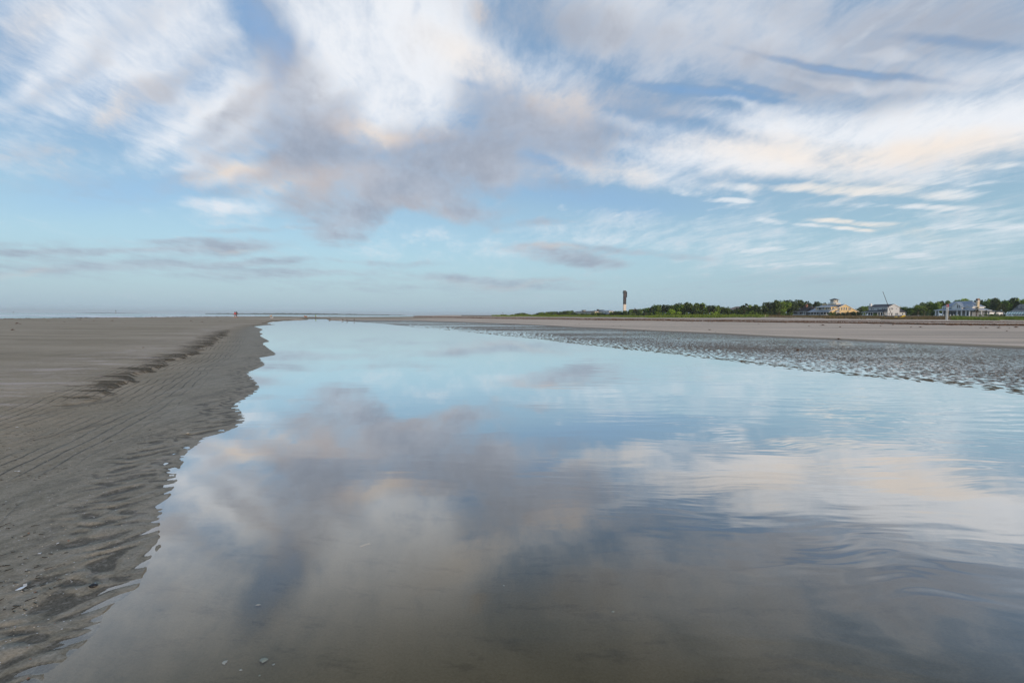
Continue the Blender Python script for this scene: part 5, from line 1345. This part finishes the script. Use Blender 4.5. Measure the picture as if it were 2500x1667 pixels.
def wrack_line(name, key, off, seed, dens, h, label, sea_side=False):
    r = np.random.default_rng(seed)
    V = []; Fq = []
    if sea_side: az = np.radians(r.uniform(-48, -30, dens)); base = np.interp(az, SEA_AZ, SEA_R) - 5 + r.normal(0, 1.2, dens)
    else:
        px = r.uniform(1010, 2640, dens); az = np.arctan2(px - 1250, F); base = np.interp(az, KAZ, KR[key]) + off
        base = base + base * .026 * gnoise(az * 9, az * 0, seed) + base * .012 * gnoise(az * 40, az * 0, seed + 1)
    m = fbm(az * 60, az * 0 + seed, 3, seed + 2)
    m = m + .5 * gnoise(az * 300, az * 0 + seed, seed + 5); keep = (m > (-.50 if not sea_side else .1)) | (r.random(len(m)) < .03); az, base, m = az[keep], base[keep], m[keep]
    wid = np.clip(.04 + .95 * (m + .30), .04, 1.5) * .8 * np.where(r.random(len(m)) < .07, 4.0, 1.0)
    rad = base + r.normal(0, 1, len(az)) * wid
    x, y = rad * np.sin(az), rad * np.cos(az); z = terrain(x, y, False)['h']
    s = r.uniform(.08, .26, len(az)) * (rad / 70) ** .5; hh = h * r.uniform(.3, 1.0, len(az)) * np.exp(-((rad - base) / (wid * 1.2)) ** 2)
    n = len(az); k = 5
    ang = r.uniform(0, 6.28, (n, 1)) + np.linspace(0, 2 * np.pi, k, endpoint=False)[None]
    rr = s[:, None] * r.uniform(.5, 1.2, (n, k))
    v = np.zeros((n, k + 1, 3)); v[:, :k, 0] = x[:, None] + rr * np.cos(ang) * 1.3; v[:, :k, 1] = y[:, None] + rr * np.sin(ang); v[:, :k, 2] = z[:, None] - .03 + r.uniform(0, .04, (n, k))
    v[:, k] = np.stack([x, y, z + hh + .03], 1)
    f = [(i * (k + 1) + j, i * (k + 1) + (j + 1) % k, i * (k + 1) + k) for i in range(n) for j in range(k)]
    o = link(name, mesh_of(name, v.reshape(-1, 3).tolist(), f, weed_m)); tag(o, label, 'seaweed', kind='stuff')
wrack_line('wrack_line', 'lw', 0, 31, 16000, .22, 'lower rust brown band of washed-up seaweed along the right beach')
wrack_line('wrack_line', 'uw', 0, 47, 12000, .15, 'upper thinner rust brown band of washed-up seaweed along the right beach')
wrack_line('wrack_line', 'lw', 0, 52, 900, .10, 'line of brown seaweed bits along the seaward edge of the sand bar', True)

# ------------------------------------------------------------------ posts, mast, boats
def px_ground(px, py, z0=.5, n=6):
    p = on_plane(px, py, z0)
    for _ in range(n): p = on_plane(px, py, ground_z(p.x, p.y))
    return p
def marker_post():
    D = 112; b = at_depth(2311.2, 781.6, D); b.z = min(b.z, ground_z(b.x, b.y) + .05); s = D / F
    t = empty('marker_post', b, math.radians(-52)); tag(t, 'thick square white post with a red number panel on top, at the dune edge', 'post')
    H = 38.6 * s; w = .19
    MB().box(-w, w, -w, w, -.5, H - 6.6 * s).build('post', mat('weathered_white_paint', (.62, .61, .57), .6, .06, .8), t)
    top = MB().box(-w - .004, w + .004, -w - .004, w + .004, H - 6.6 * s + .003, H).build('number_panel', red_paint, t)
    # white marks: a bar with two figures below, on the two faces seen
    for face in range(2):
        mb = MB()
        def q(a0, a1, h0, h1):
            e = w + .012
            if face == 0: mb.box(a0 * w, a1 * w, -e, -e + .006, H - 6.2 * s * (1 - h0), H - 6.2 * s * (1 - h1))
            else: mb.box(-e, -e + .006, a0 * w, a1 * w, H - 6.2 * s * (1 - h0), H - 6.2 * s * (1 - h1))
        q(-.75, .75, .72, .84)
        for c in (-.72, .12):
            q(c, c + .16, .12, .58); q(c + .16, c + .6, .48, .58); q(c + .16, c + .52, .30, .38); q(c + .16, c + .6, .12, .2)
        mb.build('figures', white, top)
marker_post()
def small_post(px, py, hpx, D, name, label, m, r=.09):
    b = at_depth(px, py, D); g0 = ground_z(b.x, b.y); H = hpx * D / F + max(0, b.z - g0); b.z = min(b.z, g0)
    t = empty(name, b); tag(t, label, 'post')
    MB().tube((0, 0, -.4), (0, 0, H * .86), r, r, 8).build('post', m, t); MB().tube((0, 0, H * .86 + .003), (0, 0, H), r * 1.25, r * .7, 8).build('cap', m, t)
small_post(1868, 774.8, 6.4, 150, 'short_post', 'short pale wooden post on the dune in front of the dark trees', mat('pale_wood', (.46, .38, .28), .8, .1), .10)
for (x, y, lab) in [(2293.4, 772.4, 'white stub post left of the marker post'), (2303.6, 772.6, 'white stub post just left of the marker post'), (2320, 772, 'first white stub post right of the marker post'),
                    (2328.4, 772, 'second white stub post right of the marker post'), (2339, 772.6, 'third white stub post right of the marker post'), (2415.4, 775, 'left of two white stub posts below the palms'), (2419.4, 775, 'right of two white stub posts below the palms')]:
    small_post(x, y, 4.6, 285, 'fence_post', lab, white, .17)

def hull_mesh(L, B, H, m, name='hull'):
    n, k = 13, 9; v = []; f = []
    for i in range(n):
        t = i / (n - 1); w = B * .5 * (math.sin(math.pi * (.08 + .86 * t)) ** .6); sh = .25 * H * (2 * t - 1) ** 2
        for j in range(k):
            a = math.pi * j / (k - 1); v.append((L * (t - .5), -w * math.cos(a), H * .75 + sh - H * math.sin(a) ** .7 * (.75)))
    for i in range(n - 1):
        for j in range(k - 1): a = i * k + j; f.append((a, a + 1, a + k + 1, a + k))
    f.append(tuple(range(k))); f.append(tuple((n - 1) * k + j for j in range(k - 1, -1, -1)))
    for i in range(n - 1): f.append((i * k, (i + 1) * k, (i + 1) * k + k - 1, i * k + k - 1))
    return mesh_of(name, v, f, m, False)
def beached_boats():
    alu = mat('dark_mast', (.075, .045, .045), .5, .1); dark = mat('dark_cover', (.045, .050, .065), .7, .15); 
    D = 165; base = at_depth(2180.2, 774.2, D); base.z = ground_z(base.x, base.y) ; s = D / F
    tip = at_depth(2155.2, 711.4, D)
    t = empty('beached_sailboat', base, 0); tag(t, 'beached small sailboat under a dark cover with a long mast leaning left', 'sailboat')
    d = tip - base
    MB().tube((0, 0, -.1), d, .085, .06, 8).build('mast', alu, t); MB().tube(d, d * 1.012, .1, .05, 6).build('mast_cap', white, t)
    hb = link('hull', hull_mesh(4.6, 1.5, .55, dark), t, loc=(-.9, .2, .12), rot=(.15, .04, math.radians(20)))
    MB().prism([(-2.1, 0, .42), (0, -.7, .50), (2.0, 0, .45), (0, .7, .5)], (0, 0, .14)).build('deck_cover', dark, hb)
    yb = at_depth(2196.5, 777.6, 158); yb.z = ground_z(yb.x, yb.y) + .22
    k = empty('yellow_kayak', yb, math.radians(-30)); tag(k, 'bright yellow kayak hull lying tilted in the dune grass', 'kayak')
    ym = mat('yellow_plastic', (.80, .48, .015), .4, .03)
    hb = link('hull', hull_mesh(3.0, .8, .42, ym), k, loc=(0, 0, .12), rot=(.5, -.19, math.radians(10)))
    MB().tube((-.5, 0, .33), (.5, 0, .33), .26, .26, 10).build('cockpit', dark, hb)
    D = 420; base = at_depth(1229.6, 770.8, D); base.z = ground_z(base.x, base.y); tip = at_depth(1226.4, 761.2, D)
    t = empty('distant_sailboat', base, 0); tag(t, 'faint leaning mast of a distant beached boat at the far left end of the dunes', 'sailboat')
    MB().tube((0, 0, 0), tip - base, .12, .09, 6).build('mast', alu, t); link('hull', hull_mesh(5, 1.6, .7, dark), t, loc=(0, 0, .1))
    for (x, y0, y1, D, lab) in [(33, 758.8, 763.4, 1500, 'channel marker far out at the left edge of the sea'), (283, 755.4, 765, 1300, 'tallest channel marker out on the sea'), (558.5, 764.4, 767.4, 1700, 'small channel marker left of the two walkers')]:
        b = at_depth(x, horizon(x) + 1.2, D); b.z = -.32; sc = D / F
        t = empty('channel_marker', b); tag(t, lab, 'marker'); H = (y1 - y0) * sc + .4
        MB().tube((0, 0, -2), (0, 0, H * .7), .42, .36, 8).build('pile', wood, t)
        MB().prism([(-1.1, 0, H * .62), (1.1, 0, H * .62), (0, 0, H)], (0, .25, 0)).build('board', mat('green_board', (.05, .12, .08), .6, .1), t)
beached_boats()

# ------------------------------------------------------------------ people, dogs, birds
skin_m = mat('skin', (.50, .27, .19), .6, .06); hair_m = mat('dark_hair', (.020, .014, .012), .6, .2)
def person(px, py, D, facing, label, top_m, short_m, skin, height=1.68, stride=.32, bend=0.0, arms=.25, hair=hair_m, z=None):
    b = at_depth(px, py, D); b.z = ground_z(b.x, b.y) if z is None else z
    t = empty('person', b, facing); tag(t, label, 'person'); k = height / 1.68
    def tilt(p):            # bend at the hips
        x, y, zz = p; dz = zz - .92
        return (x, y + math.sin(bend) * dz, .92 + math.cos(bend) * dz) if dz > 0 else p
    J = {}; P = []; E = []
    def v(n, p, r, par=None):
        q = tilt(p); J[n] = len(P); P.append((q[0] * k, q[1] * k, q[2] * k, r * k))
        if par: E.append((J[par], J[n]))
    v('pelvis', (0, 0, .92), .125); v('waist', (0, .005, 1.08), .11, 'pelvis'); v('chest', (0, .01, 1.28), .135, 'waist'); v('collar', (0, .0, 1.40), .095, 'chest')
    v('neck', (0, .01, 1.47), .05, 'collar'); v('head', (0, .025, 1.565), .088, 'neck'); v('crown', (0, .015, 1.645), .066, 'head'); v('nose', (0, .115, 1.555), .014, 'head')
    for s, sg in (('l', -1), ('r', 1)):
        a = stride * sg
        v('hip' + s, (.085 * sg, 0, .86), .088, 'pelvis'); kn = (.09 * sg, .55 * a + .05, .49); v('knee' + s, kn, .055, 'hip' + s)
        an = (.09 * sg, 1.0 * a - (.05 if a < 0 else 0), .085 + (.05 if a < -.1 else 0)); v('calf' + s, tuple((p * .6 + q * .4) for p, q in zip(kn, an)), .054, 'knee' + s)
        v('ankle' + s, an, .036, 'calf' + s); v('toe' + s, (an[0], an[1] + .17, max(.028, an[2] - .05)), .032, 'ankle' + s)
        v('sh' + s, (.175 * sg, 0, 1.375), .055, 'collar'); v('el' + s, (.235 * sg, -arms * sg * .5 - .04, 1.12), .038, 'sh' + s)
        v('wr' + s, (.235 * sg, -arms * sg + .10, .90), .027, 'el' + s); v('palm' + s, (.235 * sg, -arms * sg + .135, .835), .030, 'wr' + s)
        for i, (dx, dy, L) in enumerate(((-.024, .025, .07), (-.008, .02, .085), (.008, .018, .08), (.024, .012, .062))):
            v(f'f{i}' + s, (.235 * sg + dx, -arms * sg + .145 + dy, .835 - L), .009, 'palm' + s)
        v('thumb' + s, (.235 * sg - .045 * sg, -arms * sg + .17, .805), .010, 'palm' + s)
    link('body', skin_mesh('body', P, E, skin), t)
    pt = lambda n, r: (*P[J[n]][:3], r * k)
    names = ['waist', 'chest', 'collar', 'shl', 'shr']; mid = lambda a, c, f, r: (*(P[J[a]][i] * (1 - f) + P[J[c]][i] * f for i in range(3)), r * k)
    link('shirt', skin_mesh('shirt', [pt('waist', .135), pt('chest', .155), mid('chest', 'collar', .8, .12), pt('shl', .075), pt('shr', .075), mid('shl', 'ell', .6, .055), mid('shr', 'elr', .6, .055), mid('pelvis', 'waist', .35, .14)],
                           [(0, 1), (1, 2), (2, 3), (2, 4), (3, 5), (4, 6), (0, 7)], top_m), t)
    link('shorts', skin_mesh('shorts', [pt('pelvis', .145), pt('hipl', .108), mid('hipl', 'kneel', .85, .078), pt('hipr', .108), mid('hipr', 'kneer', .85, .078), mid('pelvis', 'waist', .4, .135)], [(0, 1), (1, 2), (0, 3), (3, 4), (0, 5)], short_m), t)
    hd = Vector(P[J['head']][:3]); cr = Vector(P[J['crown']][:3]); bk = Vector((0, -.035 * k, 0))
    link('hair', skin_mesh('hair', [(*(hd * .62 + cr * .38 + bk * .45), .084 * k), (*(hd * .45 + cr * .55 + bk * .2), .066 * k), (*(hd + bk * 1.4 - Vector((0, 0, .02 * k))), .066 * k)], [(0, 1), (0, 2)], hair), t)
    return t
D1 = 116
person(574.0, 776.6, D1, math.radians(78), 'walker in a red top and navy shorts, left of the pair on the sand bar', mat('red_shirt', (.56, .035, .055), .8, .06), mat('navy_cloth', (.012, .02, .06), .8, .1), skin_m, 1.62, .34)
person(577.8, 776.2, D1 + .9, math.radians(84), 'walker in a black top and dark shorts, right of the pair on the sand bar', mat('black_cloth', (.010, .009, .012), .8, .1), MAT['navy_cloth'], mat('tan_skin', (.30, .15, .10), .6, .06), 1.66, .32, 0, .5)
person(770.8, 776.2, 168, math.radians(-20), 'wader in lime green top and black shorts at the far pool end', mat('lime_shirt', (.30, .66, .03), .8, .05), MAT['black_cloth'], skin_m, 1.22, .10, .18, .15, z=-.12)

def dog(px, py, D, facing, label, col, L=.8, z=None):
    b = at_depth(px, py, D); b.z = ground_z(b.x, b.y) if z is None else z
    t = empty('dog', b, facing); tag(t, label, 'dog'); k = L / .8; m = mat('fur_' + ('orange' if col[0] < .5 else 'tan'), col, .9, .12, 12)
    P = []; E = []; J = {}
    def v(n, p, r, par=None):
        J[n] = len(P); P.append((p[0] * k, p[1] * k, p[2] * k, r * k)); 
        if par: E.append((J[par], J[n]))
    v('rump', (0, -.28, .48), .10); v('belly', (0, -.05, .47), .10, 'rump'); v('chest', (0, .20, .46), .135, 'belly'); v('neck', (0, .34, .58), .085, 'chest'); v('skull', (0, .42, .68), .085, 'neck')
    v('muzzle', (0, .55, .64), .045, 'skull'); v('nose', (0, .62, .635), .032, 'muzzle')
    for s in (-1, 1):
        n = str(s); v('ear' + n, (.075 * s, .40, .74), .025, 'skull'); v('eartip' + n, (.10 * s, .41, .66), .018, 'ear' + n)
        v('shoulder' + n, (.08 * s, .22, .40), .06, 'chest'); v('elbow' + n, (.085 * s, .18, .27), .038, 'shoulder' + n); v('wrist' + n, (.085 * s, .20 + .04 * s, .11), .026, 'elbow' + n); v('paw' + n, (.085 * s, .24 + .05 * s, .03), .03, 'wrist' + n)
        v('thigh' + n, (.08 * s, -.27, .38), .075, 'rump'); v('knee' + n, (.085 * s, -.20, .27), .045, 'thigh' + n); v('hock' + n, (.085 * s, -.36 - .03 * s, .17), .028, 'knee' + n); v('hindpaw' + n, (.085 * s, -.33 - .03 * s, .03), .03, 'hock' + n)
    v('tail', (0, -.40, .52), .035, 'rump'); v('tailtip', (0, -.58, .66), .022, 'tail')
    link('body', skin_mesh('body', P, E, m), t)
    cm = mat('dark_collar', (.02, .02, .02), .6, .1)
    mb = MB(); c = Vector((0, .335, .575)) * k
    for i in range(10):
        a0, a1 = 2 * math.pi * i / 10, 2 * math.pi * (i + 1) / 10; q = lambda a: c + Vector((math.cos(a) * .095, math.sin(a) * -.055, math.sin(a) * .08)) * k
        mb.tube(q(a0), q(a1), .014 * k, .014 * k, 5)
    mb.build('collar', cm, t)
dog(746.2, 775.6, 170, math.radians(80), 'rusty orange dog wading sideways in the shallow far pool', (.42, .13, .03), .98, z=-.10)
dog(661.4, 774.2, 186, math.radians(-25), 'pale tan dog near the sea edge beyond the white birds', (.62, .36, .17), .85)

def bird(px, py, D, facing, label, body_m, wing_m, L, group=None, legs=True):
    b = at_depth(px, py, D); b.z = max(ground_z(b.x, b.y), -.012)
    t = empty('gull' if L > .3 else 'shorebird', b, facing); tag(t, label, 'bird', group); k = L / .4
    P = [(0, -.10, .20, .05), (0, .03, .21, .085), (0, .13, .25, .06), (0, .17, .33, .035), (0, .20, .38, .045), (0, .25, .37, .016), (0, .31, .36, .007), (0, -.24, .20, .022)]
    link('body', skin_mesh('body', [(x * k, y * k, z * k, r * k) for x, y, z, r in P], [(1, 0), (1, 2), (2, 3), (3, 4), (4, 5), (5, 6), (0, 7)], body_m, 1, 1), t)
    for s in (-1, 1):
        W = [(.07 * s, .08, .25, .028), (.085 * s, -.05, .24, .034), (.05 * s, -.22, .225, .018), (.03 * s, -.32, .22, .008)]
        link('wing', skin_mesh('wing', [(x * k, y * k, z * k, r * k) for x, y, z, r in W], [(0, 1), (1, 2), (2, 3)], wing_m), t)
        MB().tube((.03 * s * k, 0, -.01), (.03 * s * k, 0, .15 * k), .008, .008, 5).build('leg', mat('orange_leg', (.45, .2, .05), .6, .1), t)
gw = mat('white_feathers', (.78, .76, .74), .8, .04); gg = mat('grey_feathers', (.42, .43, .45), .8, .06); bf = mat('brown_feathers', (.12, .09, .07), .8, .15)
bird(661.8, 780.8, 100, .8, 'left of two white gulls standing at the water edge', gw, gg, .46)
bird(665.0, 779.6, 106, -.4, 'right of two white gulls standing at the water edge', gw, gg, .46)
for (x, y, lab) in [(805, 781, 'small brown shorebird leftmost along the far pool edge'), (836.8, 783, 'dark shorebird wading second from left along the far pool edge'), (847.6, 784.2, 'upright shorebird third along the far pool edge'), (864.8, 784, 'brown shorebird rightmost along the far pool edge')]:
    p = on_plane(x, y, 0.0); bird(x, y, p.y, rnd.uniform(0, 6), lab, bf, bf, .34)

# ------------------------------------------------------------------ shells and scraps
def shell_mesh(name, m, seed=0, ribs=9):
    v = [(0, -.5, .02)]; f = []; n, k = ribs * 2 + 1, 5
    for j in range(1, k + 1):
        t = j / k
        for i in range(n):
            a = math.pi * (.04 + .92 * i / (n - 1)); rr = t * (1 + .03 * (i % 2)) ; e = .75 if i % 2 else 1.0
            v.append((math.cos(a) * .52 * rr, -.5 + math.sin(a) * .95 * rr, .26 * math.sin(math.pi * min(1, t * .95)) ** .8 * math.sin(a) ** .4 * (.9 + .1 * e)))
    for i in range(n - 1): f.append((0, 1 + i, 2 + i))
    for j in range(k - 1):
        for i in range(n - 1): a = 1 + j * n + i; f.append((a, a + n, a + n + 1, a + 1))
    me = mesh_of(name, v, f, m, True)
    return me
sh_white = mat('white_shell', (.52, .53, .54), .45, .1, 20); sh_cream = mat('cream_shell', (.60, .50, .38), .5, .1, 20); sh_rust = mat('rust_shell', (.26, .13, .08), .55, .15, 20)
sh_green = mat('green_white_shell', (.38, .40, .36), .5, .08, 15)
SHELL = {m.name: shell_mesh('shell', m) for m in (sh_white, sh_cream, sh_rust, sh_green)}
def shell(px, py, wpx, m, lab, under=False):
    p = px_ground(px, py, -.1 if under else .05); s = wpx * p.length / F * (.62 if wpx < 14 else .85)
    o = link('shell', SHELL[m.name], None, p + Vector((0, 0, .002)), (rnd.uniform(-.2, .2), rnd.uniform(-.2, .2), rnd.uniform(0, 6.28)), (s, s * .9, s))
    tag(o, lab, 'shell')
shell(645, 1613, 24, sh_green, 'largest pale green submerged shell near the bottom edge', True)
shell(548, 1618, 14, sh_white, 'white shell under water left of the largest submerged shell', True)
shell(588, 1636, 10, sh_white, 'small white shell below and left of the largest submerged shell', True)
shell(668, 1623, 10, sh_white, 'small white shell right beside the largest submerged shell', True)
shell(634, 1650, 9, sh_green, 'dim shell directly below the largest submerged shell', True)
shell(630, 1478, 14, sh_cream, 'pale shell under water midway up the left shallows', True)
shell(1497, 1494, 13, sh_green, 'lone pale shell on the pool floor right of centre', True)
shell(1230, 1430, 7, sh_white, 'tiny white shell on the pool floor near the centre', True)
shell(458, 1058, 12, sh_cream, 'cream shell among the ripples at the edge of the bend')
shell(41, 1044, 8, sh_white, 'white shell on the flat top of the sand bar')
shell(96, 1352, 9, sh_white, 'white shell on the dark slope above the ripples')
shell(45, 1151, 7, sh_white, 'right of a pair of white shells on the upper slope')
shell(38, 1151, 6, sh_white, 'left of a pair of white shells on the upper slope')
shell(141, 1327, 8, sh_white, 'white shell halfway down the dark slope')
shell(86, 1446, 7, sh_rust, 'rust coloured shell near the bent white scrap')
shell(69, 1656, 8, sh_rust, 'rust coloured shell at the bottom edge of the ripples')
shell(167, 1320, 6, sh_rust, 'small rust shell on the slope beside a white one')
shell(70, 1302, 7, sh_rust, 'rust shell on the upper dark slope')
def scraps():
    p = px_ground(52, 1437); s = 15 * p.length / F
    t = empty('shell_fragment', p, .5); tag(t, 'bent bluish white broken shell on the sand at lower left', 'shell')
    MB().slab([(-.55 * s, -.2 * s, .05 * s), (.1 * s, -.32 * s, .16 * s), (.5 * s, .0, .30 * s), (-.1 * s, .1 * s, .18 * s)], .05 * s).build('lower_half', mat('bluish_shell', (.60, .68, .78), .4, .08, 30), t)
    MB().slab([(.5 * s, .02 * s, .30 * s), (.42 * s, .28 * s, .42 * s), (.02 * s, .5 * s, .30 * s), (.12 * s, .14 * s, .2 * s)], .05 * s).build('upper_half', sh_white, t)
    p = px_ground(228, 1431); s = 11 * p.length / F; r = random.Random(3)
    bm = bmesh.new(); bmesh.ops.create_icosphere(bm, subdivisions=2, radius=s * .55)
    for q in bm.verts: q.co *= r.uniform(.82, 1.1); q.co.z *= .55; q.co.x *= 1.25
    me = bpy.data.meshes.new('pebble'); bm.to_mesh(me); bm.free(); me.materials.append(mat('black_stone', (.008, .008, .010), .5, .1)); 
    tag(link('pebble', me, None, p + Vector((0, 0, s * .15))), 'small black pebble among the sand ripples', 'pebble')
    p = px_ground(893, 1337, -.1); s = 26 * p.length / F
    t = empty('twig', p + Vector((0, 0, .004)), .5); tag(t, 'pale forked twig lying on the pool floor', 'twig')
    tm = mat('pale_twig', (.42, .36, .28), .8, .1)
    MB().tube((-.5 * s, 0, .01), (.1 * s, .05 * s, .014), .004, .004, 6).tube((.1 * s, .05 * s, .014), (.5 * s, .3 * s, .01), .004, .002, 6).build('stem', tm, t)
    MB().tube((.1 * s, .05 * s, .014), (.45 * s, -.02 * s, .01), .003, .0015, 6).build('side_branch', tm, t)
    # grit of broken shell on the bar, too fine to count
    r = np.random.default_rng(9); V = []; Fc = []; mats = [sh_white, sh_cream, sh_rust]
    for mi, (m, n) in enumerate(zip(mats, (230, 110, 26))):
        px = r.uniform(-60, 600, n * 3); py = 800 + 867 * r.random(n * 3) ** .8
        d = [on_plane(a, c, .06) for a, c in zip(px, py)]; x = np.array([q.x for q in d]); y = np.array([q.y for q in d])
        T = terrain(x, y, True); k = (T['ins'] < .5) & (T['side'] < .5) & (T['h'] > .004); x, y, z = x[k], y[k], T['h'][k]
        v = []; f = []
        for i in range(len(x)):
            s = r.uniform(.0009, .0028) * (1 + .10 * math.hypot(x[i], y[i])); a = r.uniform(0, 6.28); q = len(v)
            for j in range(4): b = a + j * 1.57 + r.uniform(-.3, .3); v.append((x[i] + s * math.cos(b) * 1.3, y[i] + s * math.sin(b), z[i] + .0006))
            v.append((x[i], y[i], z[i] + s * .6)); f += [(q, q + 1, q + 4), (q + 1, q + 2, q + 4), (q + 2, q + 3, q + 4), (q + 3, q, q + 4)]
        o = link('shell_grit', mesh_of('shell_grit', v, f, m)); tag(o, f"scattered {('white', 'cream', 'rust coloured')[mi]} shell grit over the left sand bar", 'shell grit', kind='stuff')
scraps()
def debris():
    r = np.random.default_rng(21); n = 700; mb = MB()
    px = r.uniform(-40, 420, n); py = 960 + 660 * r.random(n)
    d = [on_plane(a, c, .06) for a, c in zip(px, py)]; x = np.array([q.x for q in d]); y = np.array([q.y for q in d])
    T = terrain(x, y, True); k = (T['ins'] < .5) & (T['side'] < .5) & (T['h'] > .012)
    k &= fbm(x * 1.3, y * 1.3, 2, 71) > .05
    for i in np.nonzero(k)[0]:
        a = r.uniform(-.5, 1.2); L = r.uniform(.008, .028); z = T['h'][i] + .002
        mb.tube((x[i], y[i], z), (x[i] + L * math.cos(a), y[i] + L * math.sin(a), z + r.uniform(-.002, .004)), .0016, .0010, 4, False)
    o = mb.build('plant_debris', mat('dark_plant_bits', (.030, .022, .014), .8, .2)); tag(o, 'dark bits of plant debris strewn over the slope of the sand bar', 'debris', kind='stuff')
debris()
# ------------------------------------------------------------------ sea air
def haze():
    o = MB().box(-11800, 11800, -11800, 11800, -3.2, 48).build('haze', (m := bpy.data.materials.new('sea_haze')))
    m.use_nodes = True; g = G(m.node_tree); g.n.remove(g.n['Principled BSDF'])
    v = g.node('ShaderNodeVolumePrincipled'); v.inputs['Color'].default_value = (.80, .88, .95, 1); v.inputs['Density'].default_value = 1.0e-4
    v.inputs['Anisotropy'].default_value = .0
    g.l.new(v.outputs[0], g.n['Material Output'].inputs['Volume'])
    tag(o, 'thin pale sea haze over the whole beach', 'haze', kind='stuff')
haze()
